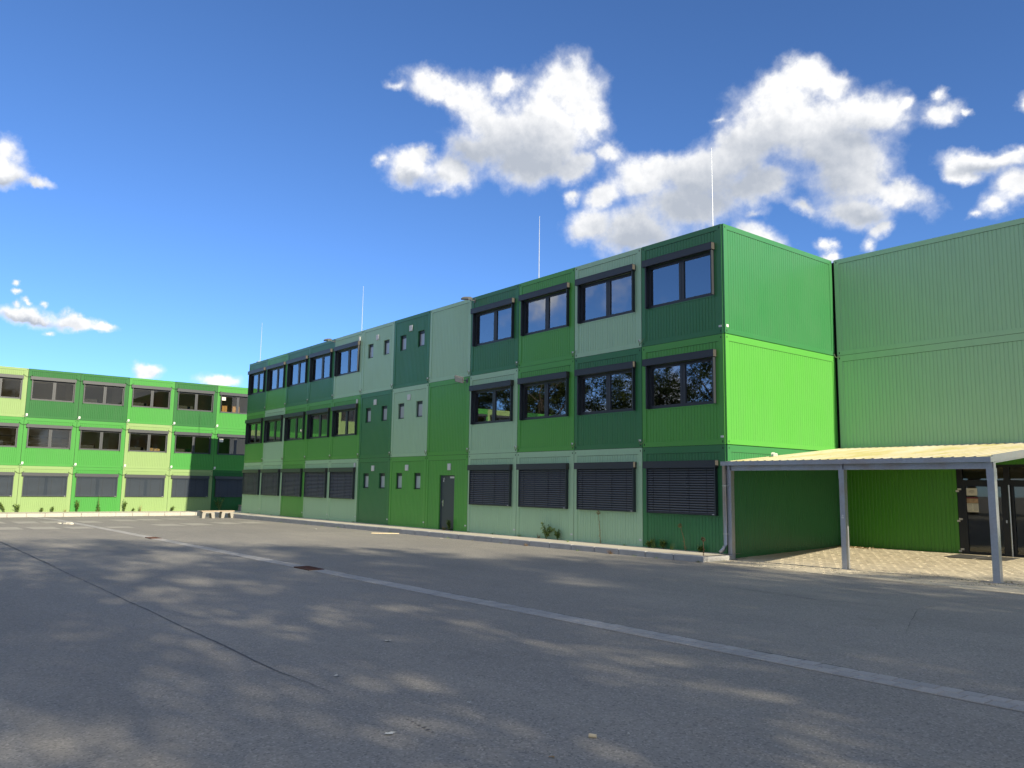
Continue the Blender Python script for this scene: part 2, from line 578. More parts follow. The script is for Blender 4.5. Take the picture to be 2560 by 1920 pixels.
# ------------------------------------------------------------------ mesh helpers
class MB:
    def __init__(self):
        self.v, self.f, self.m = [], [], []

    def quad(self, a, b, c, d, mi=0):
        n = len(self.v)
        self.v += [a, b, c, d]
        self.f.append((n, n + 1, n + 2, n + 3))
        self.m.append(mi)

    def tri(self, a, b, c, mi=0):
        n = len(self.v)
        self.v += [a, b, c]
        self.f.append((n, n + 1, n + 2))
        self.m.append(mi)

    def box(self, x0, x1, y0, y1, z0, z1, mi=0, skip=''):
        n = len(self.v)
        self.v += [(x0, y0, z0), (x1, y0, z0), (x1, y1, z0), (x0, y1, z0), (x0, y0, z1), (x1, y0, z1), (x1, y1, z1), (x0, y1, z1)]
        for k, f in (('d', (3, 2, 1, 0)), ('u', (4, 5, 6, 7)), ('f', (0, 1, 5, 4)), ('r', (1, 2, 6, 5)), ('b', (2, 3, 7, 6)), ('l', (3, 0, 4, 7))):
            if k in skip:
                continue
            self.f.append(tuple(n + i for i in f))
            self.m.append(mi)

    def bevbox(self, x0, x1, y0, y1, z0, z1, b, mi=0):
        """box with chamfered upper edges"""
        n = len(self.v)
        self.v += [(x0, y0, z0), (x1, y0, z0), (x1, y1, z0), (x0, y1, z0),
                   (x0, y0, z1 - b), (x1, y0, z1 - b), (x1, y1, z1 - b), (x0, y1, z1 - b),
                   (x0 + b, y0 + b, z1), (x1 - b, y0 + b, z1), (x1 - b, y1 - b, z1), (x0 + b, y1 - b, z1)]
        F = [(3, 2, 1, 0)] + [(i, (i + 1) % 4, (i + 1) % 4 + 4, i + 4) for i in range(4)] + \
            [(i + 4, (i + 1) % 4 + 4, (i + 1) % 4 + 8, i + 8) for i in range(4)] + [(8, 9, 10, 11)]
        for f in F:
            self.f.append(tuple(n + i for i in f))
            self.m.append(mi)

    def tube(self, pts, r, seg=8, mi=0, cap=True):
        pts = [Vector(p) for p in pts]
        rs = r if isinstance(r, (list, tuple)) else [r] * len(pts)
        rings = []
        for i, p in enumerate(pts):
            a = pts[max(0, i - 1)]
            c = pts[min(len(pts) - 1, i + 1)]
            t = (c - a).normalized()
            ref = Vector((0, 0, 1)) if abs(t.z) < 0.9 else Vector((1, 0, 0))
            e1 = t.cross(ref).normalized()
            e2 = t.cross(e1)
            n = len(self.v)
            for k in range(seg):
                an = 2 * math.pi * k / seg
                self.v.append(tuple(p + (e1 * math.cos(an) + e2 * math.sin(an)) * rs[i]))
            rings.append(n)
        for a, b in zip(rings, rings[1:]):
            for k in range(seg):
                self.f.append((a + k, a + (k + 1) % seg, b + (k + 1) % seg, b + k))
                self.m.append(mi)
        if cap:
            for a in (rings[0], rings[-1]):
                self.f.append(tuple(range(a, a + seg)))
                self.m.append(mi)

    def mesh(self, name, mats, smooth=False):
        me = bpy.data.meshes.new(name)
        me.from_pydata(self.v, [], self.f)
        for mm in mats:
            me.materials.append(MATS[mm])
        me.polygons.foreach_set('material_index', self.m)
        if smooth:
            me.polygons.foreach_set('use_smooth', [True] * len(self.f))
        me.update()
        return me


def place(name, me, parent=None, loc=(0, 0, 0), rot=(0, 0, 0), scale=None):
    o = bpy.data.objects.new(name, me)
    COL.objects.link(o)
    o.location = loc
    o.rotation_euler = rot
    if scale:
        o.scale = (scale,) * 3 if isinstance(scale, (int, float)) else scale
    if parent:
        o.parent = parent
    return o


def empty(name, loc=(0, 0, 0), rotz=0.0):
    o = bpy.data.objects.new(name, None)
    COL.objects.link(o)
    o.location = loc
    o.rotation_euler = (0, 0, rotz)
    o.empty_display_size = 0.2
    return o


def tag(o, label=None, cat=None, group=None, kind=None):
    if label:
        o['label'] = label
    if cat:
        o['category'] = cat
    if group:
        o['group'] = group
    if kind:
        o['kind'] = kind
    return o


def interp(x, xs, ys):
    if x <= xs[0]:
        return ys[0]
    for i in range(len(xs) - 1):
        if x <= xs[i + 1]:
            t = (x - xs[i]) / (xs[i + 1] - xs[i])
            return ys[i] + t * (ys[i + 1] - ys[i])
    return ys[-1]


GX = [-600, -60, -39.3, -31, -20, 0, 20, 60, 600]
GZ = [-.45, -.45, -.37, -.19, -.11, 0, .13, .3, .3]


def gz(x):
    return interp(x, GX, GZ)


def apron_z(x):
    return .135 + .0035 * x


def pave_z(x, y):
    return gz(x) + 0.006 + 0.0275 * max(y, 0)


W, H, DEPTH = 2.7464, 2.8, 5.2
TOP3 = 2.869
rnd = random.Random(7)

# ------------------------------------------------------------------ ground
mb = MB()
for a, b in zip(GX, GX[1:]):
    mb.quad((a, -600, gz(a)), (b, -600, gz(b)), (b, 600, gz(b)), (a, 600, gz(a)))
ground = place('ground', mb.mesh('ground', ['asphalt']))
tag(ground, 'grey worn asphalt courtyard under dappled tree shade', kind='structure')


def seam(pts, w, name='asphalt_seam', jit=0.4, dz=0.004):
    """a thin irregular dark joint following the courtyard"""
    m = MB()
    prev = None
    dense = []
    for (x0, y0), (x1, y1) in zip(pts, pts[1:]):
        n = max(2, int(math.hypot(x1 - x0, y1 - y0) / 0.12))
        dense += [(x0 + (x1 - x0) * i / n, y0 + (y1 - y0) * i / n) for i in range(n)]
    dense.append(pts[-1])
    dx, dy = pts[-1][0] - pts[0][0], pts[-1][1] - pts[0][1]
    ln = math.hypot(dx, dy)
    nx, ny = -dy / ln, dx / ln
    wob = 0
    for i, (x, y) in enumerate(dense):
        wob = wob * 0.9 + rnd.uniform(-1, 1) * 0.006
        ww = w * (1 + rnd.uniform(-jit, jit)) / 2 * min(1, .15 + min(i, len(dense) - 1 - i) / 14)
        if rnd.random() < 0.05:
            ww *= 0.3
        cx, cy = x + nx * wob, y + ny * wob
        z = gz(x) + dz
        cur = ((cx - nx * ww, cy - ny * ww, z), (cx + nx * ww, cy + ny * ww, z))
        if prev:
            m.quad(prev[0], cur[0], cur[1], prev[1])
        prev = cur
    return place(name, m.mesh(name, ['seam_tar']), ground)


seam([(-34, -13.35), (-14.6, -13.49), (1.5, -13.5), (5.3, -13.52), (6.2, -13.47)], 0.018)
seam([(1.5, -13.5), (1.9, -13.9), (2.6, -14.1)], 0.007, jit=.9)
seam([(-3.0, -13.5), (-2.2, -12.9), (-1.9, -12.3)], 0.007, jit=.9)
seam([(5.3, -13.5), (6.0, -13.1), (6.3, -12.5)], 0.006, jit=.9)
seam([(-17, -13.47), (-6, -13.46)], 0.03)
seam([(3.0, -4.76), (4.8, -4.9), (5.4, -5.02), (6.7, -4.78)], 0.012, jit=0.8)
seam([(6.64, -3.41), (6.75, -4.8), (7.6, -6.9)], 0.008, jit=0.9)
seam([(7.6, -13.9), (7.8, -13.5), (8.1, -13.2)], 0.008, jit=0.9)
for k in range(7):
    x = 7.23 + k * 0.06 + rnd.uniform(-.015, .015)
    mbk = MB()
    n = 7
    rr = rnd.uniform(.008, .014)
    ring = [(x + rr * math.cos(6.283 * i / n), -13.39 - k * .004 + rr * 1.2 * math.sin(6.283 * i / n), gz(x) + .004) for i in range(n)]
    mbk.v, mbk.f, mbk.m = ring, [tuple(range(n))], [0]
    place('tar_drip', mbk.mesh('tar_drip', ['seam_tar']), ground)
# dark strip of newer asphalt edge along the far side of the gutter stones
seam([(-33, -9.245), (13.5, -9.245)], 0.02, jit=0.9)

# pale worn squares near the far building
SQ = [(-29.5, -27.3, -11.5, -10.65), (-23.7, -21.7, -11.7, -10.8), (-29.7, -27.6, -12.75, -11.85), (-23.9, -21.9, -12.95, -11.95),
      (-29.1, -27.1, -9.05, -8.25), (-29.2, -27.3, -10.45, -9.65), (-22.9, -21.6, -9.15, -8.25), (-23.4, -21.6, -10.5, -9.68),
      (-30.4, -28.3, -7.35, -6.45), (-30.9, -28.8, -6.1, -5.2), (-24.6, -22.6, -7.0, -6.0), (-24.9, -22.8, -5.75, -4.8),
      (-31.6, -29.6, -4.7, -3.8), (-25.4, -23.4, -4.2, -3.3), (-25.6, -23.6, -3.0, -2.1)]
for (a, b, c, d) in SQ:
    m = MB()
    pts = [(a, c), (b, c), (b, d), (a, d)]
    pts = [(x + rnd.uniform(-.06, .06), y + rnd.uniform(-.03, .03)) for x, y in pts]
    m.quad(*[(x, y, gz(x) + 0.004) for x, y in pts])
    place('painted_square', m.mesh('painted_square', ['square_paint']), ground)

# gutter of two rows of setts across the courtyard
channel = empty('drain_channel', (0, -9.43, 0))
tag(channel, 'pale drainage gutter of paired concrete setts crossing the asphalt', kind='structure')
sett = []
for k in range(6):
    m = MB()
    m.bevbox(-.086, .086, -.079, .079, -.05, .006 + k * .0006, .007)
    sett.append(m.mesh('sett', ['channel_stone' if k % 2 else 'channel_stone_b']))
far = MB()
x = 13.4
while x > -38.5:
    for row, off in ((-.082, 0), (.082, .09)):
        xx = x + off
        if -3.55 < xx < -2.75 and True:
            continue
        if -14.95 < xx < -14.2:
            continue
        dip = -.006 if row else 0
        if x > -11:
            place('sett', sett[rnd.randrange(6)], channel, (xx, row, gz(xx) + .004), (rnd.uniform(-.02, .02), rnd.uniform(-.012, .012), rnd.uniform(-.02, .02)))
        else:
            far.bevbox(xx - .086, xx + .086, row - .079, row + .079, gz(xx) - .04, gz(xx) + .009 + rnd.uniform(-.002, .002), .006, rnd.randrange(2))
    x -= .1815
o = place('sett_run', far.mesh('sett_run', ['channel_stone', 'channel_stone_b']), channel)
tag(o, kind='stuff')
m = MB()
for a, b in zip([-39, -31, -20, 0], [-31, -20, 0, 13.6]):
    m.quad((a, -.17, gz(a) + .004), (b, -.17, gz(b) + .004), (b, .17, gz(b) + .004), (a, .17, gz(a) + .004))
place('joint_bed', m.mesh('joint_bed', ['joint_sand']), channel)


def grate(x, label):
    g = empty('drain_grate', (x, -9.43, gz(x) + .008))
    tag(g, label, 'drain grate', 'drain grates in the gutter')
    f = MB()
    for (a, b, c, d) in ((-.36, .36, -.165, -.135), (-.36, .36, .135, .165), (-.36, -.33, -.135, .135), (.33, .36, -.135, .135)):
        f.box(a, b, c, d, -.03, .012)
    place('frame', f.mesh('frame', ['rust']), g)
    p = MB()
    p.quad((-.33, -.135, -.02), (.33, -.135, -.02), (.33, .135, -.02), (-.33, .135, -.02))
    place('pit', p.mesh('pit', ['dark_gap']), g)
    br = MB()
    br.box(-.012, .012, -.134, .134, -.02, .009)
    bm = br.mesh('bar', ['rust'])
    for k in range(11):
        place('bar', bm, g, (-.3 + k * .06, 0, 0))


grate(-3.15, 'rusty drain grate in the gutter, nearer the camera, in tree shade')
grate(-14.55, 'rusty drain grate in the gutter at the edge of the tree shade')

# ------------------------------------------------------------------ paving under the canopy
pav = empty('entrance_paving', (0, 0, 0))
tag(pav, 'cream concrete block paving under the canopy by the entrance', kind='structure')
m = MB()
ys = [-1.32, 0, 5.3]
xs = [-.1, 4, 8, 13.5]
for xa, xb in zip(xs, xs[1:]):
    for ya, yb in zip(ys, ys[1:]):
        q = []
        for (X, Y) in ((xa, ya), (xb, ya), (xb, yb), (xa, yb)):
            yy = Y if Y > -1.2 else -1.18 - max(0, X - .2) * .055
            q.append((X, yy, pave_z(X, Y) - .002 if Y > -1.2 else gz(X) + .004))
        m.quad(*q)
place('joint_bed', m.mesh('joint_bed', ['joint_sand']), pav)
block = []
for k in range(6):
    m = MB()
    m.bevbox(-.098, .098, -.078, .078, -.02, .010, .006)
    block.append(m.mesh('paving_block', ['paver_a' if k % 2 else 'paver_b']))
rest = MB()
spots = []
iy = 0
y = -1.9
while y < 5.2:
    x = -.02 + (iy % 2) * .1
    while x < 11.0:
        front = -1.18 - max(0, x - .2) * .055
        ok = y > front + .07 and not (x < .28 and y < .02)
        if math.hypot(x - 3.05, y - .03) < .17 or math.hypot(x - 6.05, y - .05) < .33 or math.hypot(x - .12, y - .05) < .14:
            ok = False
        if 3.3 < x < 4.68 and 4.0 < y < 4.95:
            ok = False
        if ok:
            spots.append((x, y))
        x += .2
    y += .16
    iy += 1
spots.sort(key=lambda s: (s[0] - CAM.x) ** 2 + (s[1] - CAM.y) ** 2 + (1e4 if s[0] > 7.4 else 0))
for i, (x, y) in enumerate(spots):
    z = pave_z(x, y) + rnd.uniform(-.003, .003)
    if i < 300:
        place('paving_block', block[rnd.randrange(6)], pav, (x, y, z), (.0275 if y > 0 else 0, 0, rnd.uniform(-.02, .02)))
    else:
        z0 = pave_z(x, y)
        rest.bevbox(x - .098, x + .098, y - .078, y + .078, z0 - .02, z0 + .010 + rnd.uniform(-.003, .003), .007, rnd.randrange(2))
o = place('paving_blocks', rest.mesh('paving_blocks', ['paver_a', 'paver_b']), pav)
tag(o, kind='stuff')

# ------------------------------------------------------------------ kerbs and aprons
apron = empty('building_apron', (0, 0, 0))
tag(apron, 'raised pale concrete apron along the foot of the long container building', kind='structure')
m = MB()
axs = [-36.5, -30, -20, -10, .12]
for a, b in zip(axs, axs[1:]):
    m.quad((a, -1.1, apron_z(a)), (b, -1.1, apron_z(b)), (b, .4, apron_z(b)), (a, .4, apron_z(a)))
place('apron_slab', m.mesh('apron_slab', ['apron_concrete']), apron)
ks = MB()
ks.bevbox(-.441, .441, -.06, .06, -.42, 0, .012)
kmesh = ks.mesh('kerb_stone', ['kerb_concrete'])
x = .24 - .452
while x > -36.6:
    place('kerb_stone', kmesh, apron, (x, -1.155, apron_z(x) + .002 + rnd.uniform(-.003, .003)), (0, -.0035, rnd.uniform(-.004, .004)))
    x -= .905
m = MB()
for a, b in zip(axs, axs[1:]):
    m.quad((a, -1.18, -.6), (b, -1.18, -.6), (b, -1.18, apron_z(b) - .03), (a, -1.18, apron_z(a) - .03))
place('kerb_joint', m.mesh('kerb_joint', ['joint_dark']), apron)
ks = MB()
ks.bevbox(-.06, .06, -.53, .53, -.30, 0, .012)
kend = ks.mesh('kerb_end', ['kerb_concrete'])
place('kerb_stone', kend, apron, (.185, -.565, apron_z(0) - .01))
place('kerb_stone', kend, apron, (-36.6, -.565, apron_z(-36.6)))

apron2 = empty('far_apron', (-41.69, 0, -.175))
tag(apron2, 'low apron with weeds along the foot of the left container building', kind='structure')
m = MB()
m.quad((-.6, -40, 0), (2.42, -40, 0), (2.42, 9, 0), (-.6, 9, 0))
place('apron_slab', m.mesh('apron_slab', ['apron_concrete']), apron2)
ks = MB()
ks.bevbox(-.06, .06, -.443, .443, -.35, 0, .012)
kmesh = ks.mesh('kerb_stone', ['kerb_pale'])
y = 8
while y > -28:
    place('kerb_stone', kmesh, apron2, (2.48, y, .002 + rnd.uniform(-.003, .003)))
    y -= .905

# ------------------------------------------------------------------ container modules
GAP = .010


def groove_profile(x0, x1, yp, pitch=.1, gw=.026, gd=.009, phase=0.0):
    pts = [(x0, yp)]
    k = math.floor((x0 - phase) / pitch) + 1
    while True:
        g = phase + k * pitch
        if g + gw / 2 > x1 - .004:
            break
        if g - gw / 2 > x0 + .004:
            pts += [(g - gw / 2, yp), (g - gw / 2 + .008, yp + gd), (g + gw / 2 - .008, yp + gd), (g + gw / 2, yp)]
        k += 1
    pts.append((x1, yp))
    return pts


def panel(m, x0, x1, z0, z1, yp, mi=0, holes=()):
    zs = sorted({z0, z1} | {h[2] for h in holes} | {h[3] for h in holes})
    zs = [z for z in zs if z0 <= z <= z1]
    for za, zb in zip(zs, zs[1:]):
        cuts = sorted((h[0], h[1]) for h in holes if h[2] <= za + 1e-6 and h[3] >= zb - 1e-6)
        xa = x0
        ivs = []
        for c0, c1 in cuts:
            if c0 > xa:
                ivs.append((xa, c0))
            xa = max(xa, c1)
        if xa < x1:
            ivs.append((xa, x1))
        for i0, i1 in ivs:
            pr = groove_profile(i0, i1, yp)
            for (xa_, ya_), (xb_, yb_) in zip(pr, pr[1:]):
                m.quad((xa_, ya_, za), (xb_, yb_, za), (xb_, yb_, zb), (xa_, ya_, zb), mi)
    for (a, b, c, d) in holes:      # reveals
        y0, y1 = yp, yp + .13
        m.quad((a, y0, c), (a, y1, c), (a, y1, d), (a, y0, d), mi)
        m.quad((b, y1, c), (b, y0, c), (b, y0, d), (b, y1, d), mi)
        m.quad((a, y0, d), (a, y1, d), (b, y1, d), (b, y0, d), mi)
        m.quad((a, y1, c), (a, y0, c), (b, y0, c), (b, y1, c), mi)


WIN = (.21, 2.49, 1.04, 2.23)
SW1, SW2 = (.48, .955, 1.53, 2.16), (1.855, 2.335, 1.53, 2.16)
DOOR = (.93, 1.905, .10, 2.065)
shell_cache = {}


def shell(kind, col, top, length=W):
    """frame, ribbed wall, corner slots and body of one container, outer face at y = 0"""
    key = (kind, col, top, round(length, 3))
    if key in shell_cache:
        return shell_cache[key]
    m = MB()
    g = GAP
    w = length
    ht = TOP3 if top else H
    rail_b, rail_t = .135, (2.73 if top else 2.62)
    post = .15
    z0 = g * .5
    zt = ht - g * .5
    holes = {'win': [WIN], 'shut': [WIN], 'small': [SW1, SW2], 'door': [DOOR], 'blank': [], 'entry': [(3.10, 7.2, .13, 2.40)]}[kind]
    rb = rail_b if kind not in ('door', 'entry') else .0
    # frame face
    m.box(g, post, 0, .16, z0, zt)
    m.box(w - post, w - g, 0, .16, z0, zt)
    m.box(post, w - post, .001, .16, rail_t, zt, skip='lr')
    if kind == 'door':
        m.box(post, DOOR[0], .001, .16, z0, rail_b)
        m.box(DOOR[1], w - post, .001, .16, z0, rail_b)
        panel(m, post, w - post, rail_b, rail_t, .011, 0, [(DOOR[0], DOOR[1], rail_b, DOOR[3])])
    elif kind == 'entry':
        m.box(post, 3.10, .001, .16, z0, rail_b)
        panel(m, post, w - post, rail_b, rail_t, .011, 0, [(3.10, w - post, rail_b, 2.40)])
    else:
        m.box(post, w - post, .001, .16, z0, rail_b, skip='lr')
        panel(m, post, w - post, rail_b, rail_t, .011, 0, holes)
    # shadow line under the top rail
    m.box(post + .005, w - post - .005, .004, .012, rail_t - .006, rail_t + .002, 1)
    # thin lip trim under the opening
    for hh in holes:
        if kind in ('win', 'shut', 'small'):
            m.box(hh[0] - .03, hh[1] + .03, .002, .02, hh[2] - .03, hh[2] - .002)
    # body
    m.box(g, w - g, .16, DEPTH, z0, zt, 0, skip='f')
    # corner casting slots
    for sx in (.075, w - .075):
        for zz in ((.075, .055), (ht - .085, .05)):
            m.box(sx - .013, sx + .013, -.0015, .002, zz[0] - zz[1] / 2, zz[0] + zz[1] / 2, 1)
    # dark gap behind the joints
    m.box(-.009, .009, .012, .06, .02, ht - .02, 1)
    m.box(.02, w - .02, .014, .06, -.006, .006, 1)
    me = m.mesh('container', ['paint_' + col, 'dark_gap'])
    shell_cache[key] = me
    return me


# shared small parts, all in the container's own frame
def frame_mesh(win, bar=.085, mullion=True, y0=.035, y1=.10):
    a, b, c, d = win
    m = MB()
    m.box(a, a + bar, y0, y1, c, d)
    m.box(b - bar, b, y0, y1, c, d)
    m.box(a + bar, b - bar, y0 + .001, y1, c, c + bar)
    m.box(a + bar, b - bar, y0 + .001, y1, d - bar, d)
    if mullion:
        mx = (a + b) / 2 + .055
        m.box(mx - .085, mx - .004, y0 - .004, y1, c + bar, d - bar)
        m.box(mx + .004, mx + .085, y0 - .004, y1, c + bar, d - bar)
        m.box(mx - .004, mx + .004, y0 + .02, y1, c + bar, d - bar)
    # inner sash step
    return m.mesh('window_frame', ['anthracite'])


FRAME = frame_mesh(WIN)
mx_ = (WIN[0] + WIN[1]) / 2 + .055


def pane_mesh(a, b, c, d, y, mat):
    m = MB()
    m.box(a, b, y, y + .006, c, d)
    return m.mesh('pane', [mat])


PANES = [pane_mesh(WIN[0] + .085, mx_ - .085, WIN[2] + .085, WIN[3] - .085, .062, 'glass'),
         pane_mesh(mx_ + .085, WIN[1] - .085, WIN[2] + .085, WIN[3] - .085, .062, 'glass')]
PANES_L = [pane_mesh(WIN[0] + .085, mx_ - .085, WIN[2] + .085, WIN[3] - .085, .062, 'glass_clear'),
           pane_mesh(mx_ + .085, WIN[1] - .085, WIN[2] + .085, WIN[3] - .085, .062, 'glass_clear')]
m = MB()
m.box(.125, 2.515, -.125, .008, 2.228, 2.408)
m.box(.118, 2.522, -.13, .008, 2.408, 2.416)
BOX = m.mesh('blind_box', ['anthracite'])
m = MB()
m.box(2.5155, 2.5215, -.124, .006, 2.232, 2.405)
CAP = m.mesh('end_cap', ['anthracite_cap'])
m = MB()
m.box(0, .035, -.095, .008, 1.045, 2.226)
RAIL = m.mesh('guide_rail', ['anthracite'])
m = MB()
prof = [(-.046, -.024), (-.074, -.014), (-.082, .002), (-.072, .016), (-.066, .019)]
for (ya, za), (yb, zb) in zip(prof, prof[1:]):
    m.quad((.25, ya, za), (2.452, ya, za), (2.452, yb, zb), (.25, yb, zb))
SLAT = m.mesh('slat', ['slat_paint'])
m = MB()
m.box(.25, 2.452, -.085, -.05, 1.052, 1.085)
BOTTOM_BAR = m.mesh('bottom_bar', ['anthracite'])
m = MB()
m.box(-.005, .005, -.0835, -.082, 1.08, 2.22)
TAPES = m.mesh('ladder_tape', ['cable_black'])
m = MB()
m.box(2.37, 2.44, -.0875, -.085, 1.06, 1.076)
TAG_ = m.mesh('maker_plate', ['white_plastic'])
SFRAMES = [frame_mesh(s, .05, False, .075, .125) for s in (SW1, SW2)]
SPANES = [pane_mesh(s[0] + .05, s[1] - .05, s[2] + .05, s[3] - .12, .10, 'frosted_glass') for s in (SW1, SW2)]
SBARS = []
for s in (SW1, SW2):
    m = MB()
    m.box(s[0] + .05, s[1] - .05, .085, .124, s[3] - .12, s[3] - .05)
    SBARS.append(m.mesh('vent_bar', ['anthracite']))
m = MB()
m.bevbox(-.115, .115, -.115, .115, 0, .035, .008)
VENT = m.mesh('vent_plate', ['white_plastic'])
m = MB()
m.box(-.045, .045, -.003, 0, -.025, .025)
PLATE = m.mesh('label_plate', ['white_plastic'])
m = MB()
m.box(-.05, .05, -.04, 0, -.065, .065)
JBOX = m.mesh('junction_box', ['white_plastic'])
# room seen through the panes
m = MB()
X0, X1, Y0, Y1, Z0, Z1 = .06, W - .06, .17, 4.4, .18, 2.5
m.quad((X0, Y1, Z0), (X1, Y1, Z0), (X1, Y1, Z1), (X0, Y1, Z1))
m.quad((X0, Y0, Z0), (X0, Y1, Z0), (X0, Y1, Z1), (X0, Y0, Z1))
m.quad((X1, Y1, Z0), (X1, Y0, Z0), (X1, Y0, Z1), (X1, Y1, Z1))
m.quad((X0, Y0, Z0), (X1, Y0, Z0), (X1, Y1, Z0), (X0, Y1, Z0), 1)
m.quad((X0, Y1, Z1), (X1, Y1, Z1), (X1, Y0, Z1), (X0, Y0, Z1))
for (a, b, c, d) in ((X0, X1, Z0, WIN[2]), (X0, X1, WIN[3], Z1), (X0, WIN[0], WIN[2], WIN[3]), (WIN[1], X1, WIN[2], WIN[3])):
    m.quad((a, .172, c), (b, .172, c), (b, .172, d), (a, .172, d))
ROOM = m.mesh('room_lining', ['room_wall', 'room_floor'])
m = MB()
m.quad((WIN[0], .115, WIN[2]), (WIN[1], .115, WIN[2]), (WIN[1], .115, WIN[3]), (WIN[0], .115, WIN[3]))
BACK = m.mesh('blind_backing', ['room_dark'])


def loop_cable(x0, z0, x1, z1, sag, mat, y=-.03, r=.009):
    m = MB()
    pts = []
    for i in range(9):
        t = i / 8
        pts.append((x0 + (x1 - x0) * t, y - .03 * math.sin(math.pi * t), z0 + (z1 - z0) * t - sag * 4 * t * (1 - t)))
    m.tube(pts, r, 5)
    return m.mesh('cable', [mat])


CABLE_HOOK = loop_cable(-.10, .21, .10, .23, .13, 'cable_green')
CABLE_DROOP = loop_cable(-.24, 2.50, .24, 2.50, .13, 'cable_black')

COLN = {'mid_shaded': 'grass green', 'dark': 'dark green', 'mid': 'grass green', 'sage': 'sage green'}
ROWN = {3: 'top', 2: 'middle', 1: 'bottom'}


def module(bld, kind, col, row, x, label, left_bldg=False, detail=True, length=W):
    z = (row - 1) * H
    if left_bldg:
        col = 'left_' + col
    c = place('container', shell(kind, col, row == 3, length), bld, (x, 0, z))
    c['label'] = label
    if kind in ('win', 'shut'):
        place('window_frame', FRAME, c)
        place('blind_box', BOX, c)
        place('end_cap', CAP, c)
        place('guide_rail', RAIL, c, (.212, 0, 0))
        place('guide_rail', RAIL, c, (2.455, 0, 0))
    if kind == 'win':
        for pm in (PANES_L if left_bldg else PANES):
            place('pane', pm, c)
        place('room_lining', ROOM, c)
    if kind == 'shut':
        place('blind_backing', BACK, c)
        k = 0
        zz = 1.105
        while zz < 2.225:
            place('slat', SLAT, c, (0, 0, zz), )
            zz += .0635
        place('bottom_bar', BOTTOM_BAR, c)
        for cx in (.46, 1.02, 1.66, 2.22):
            place('ladder_tape', TAPES, c, (cx, 0, 0))
        place('maker_plate', TAG_, c)
    if kind == 'small':
        for a, b, d in zip(SFRAMES, SPANES, SBARS):
            place('window_frame', a, c)
            place('pane', b, c)
            place('vent_bar', d, c)
        place('vent_plate', VENT, c, (1.325, .012, 2.365), (math.pi / 2, 0, 0))
    return c


def add_building(name, loc, rotz, label, cat='building'):
    b = empty(name, loc, rotz)
    tag(b, label, cat)
    return b


ORD = ['first', 'second', 'third', 'fourth', 'fifth', 'sixth', 'seventh', 'eighth', 'ninth', 'tenth', 'eleventh', 'twelfth']
KINDN = {'win': 'with a blind box window', 'shut': 'with its blind lowered', 'small': 'with two small windows', 'door': 'with a grey door', 'blank': 'without windows'}

main = add_building('container_building', (0, 0, 0), 0, 'long three-storey building of stacked containers in three greens, filling the middle')
ROWS = {3: 'dark mid dark dark sage sage dark sage dark mid sage dark', 2: 'mid sage mid mid mid dark sage mid sage mid dark mid',
        1: 'sage sage mid sage sage dark mid mid sage sage sage dark'}
KIND = {3: 'win win win win win small small blank win win win win', 2: 'win win win win win small small blank win win win win',
        1: 'shut shut shut shut shut small small door shut shut shut shut'}
mods = {}
for row in (1, 2, 3):
    for i, (col, kd) in enumerate(zip(ROWS[row].split(), KIND[row].split())):
        lab = '%s container %s, %s row, %s from the right corner' % (COLN[col], KINDN[kd], ROWN[row], ORD[11 - i])
        c = module(main, kd, col, row, -(12 - i) * W, lab)
        mods[(row, i)] = c
        place('label_plate', PLATE, c, (W - .09, -.002, .20 if row > 1 else .30))
        if row > 1 and i < 11:
            place('cable', CABLE_HOOK, c, (W, 0, 0))
        if i == 4:
            place('vent_plate', VENT, c, (2.45, .0, 2.52), (math.pi / 2, 0, 0), (.55, .8, 1))
c = mods[(1, 7)]
m = MB()
m.box(1.0, 1.895, .075, .11, .14, 2.045)
dleaf = place('door', m.mesh('door', ['door_grey']), c)
m = MB()
m.box(.93, 1.0, .06, .125, .135, 2.06)
m.box(1.895, 1.905, .06, .125, .135, 2.06)
m.box(1.0, 1.895, .06, .125, 2.045, 2.06)
place('door_frame', m.mesh('door_frame', ['door_grey']), c)
m = MB()
m.box(1.085, 1.125, .066, .076, .93, 1.16)
m.tube([(1.105, .07, 1.09), (1.105, .02, 1.09), (1.20, .015, 1.09)], .012, 8)
m.tube([(1.105, .07, 1.0), (1.105, .055, 1.0)], .016, 8)
place('door_handle', m.mesh('door_handle', ['steel']), c)
m = MB()
m.tube([(1.12, .07, 1.86), (1.13, .05, 1.95), (1.19, .05, 1.97), (1.2, .06, 1.90)], .012, 7)
m.box(1.10, 1.14, .062, .076, 1.82, 1.9)
place('door_hook', m.mesh('door_hook', ['white_plastic']), c)
m = MB()
m.box(1.53, 1.80, .068, .076, 1.955, 2.02)
place('door_sign', m.mesh('door_sign', ['white_plastic']), c)
place('vent_plate', VENT, c, (1.56, .012, 2.37), (math.pi / 2, 0, 0), (.85, 1.05, 1))
m = MB()
m.box(-.012, .012, -.003, 0, -.06, .06)
place('sticker', m.mesh('sticker', ['white_plastic']), mods[(1, 10)], (W - .09, -.001, 2.36))


# long side wall facing the canopy
def side_mesh(col, top, length):
    m = MB()
    ht = TOP3 if top else H
    rt = 2.73 if top else 2.62
    g = GAP
    m.box(g, .15, 0, .05, g, ht - g)
    m.box(length - .15, length - g, 0, .05, g, ht - g)
    m.box(.15, length - .15, .001, .05, rt, ht - g, skip='lr')
    m.box(.15, length - .15, .001, .05, g, .135, skip='lr')
    panel(m, .15, length - .15, .135, rt, .011)
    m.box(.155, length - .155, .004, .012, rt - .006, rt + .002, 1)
    for sx in (.075, length - .075):
        for zz in ((.075, .055), (ht - .085, .05)):
            m.box(sx - .013, sx + .013, -.0015, .002, zz[0] - zz[1] / 2, zz[0] + zz[1] / 2, 1)
    return m.mesh('side_wall', ['paint_' + col, 'dark_gap'])


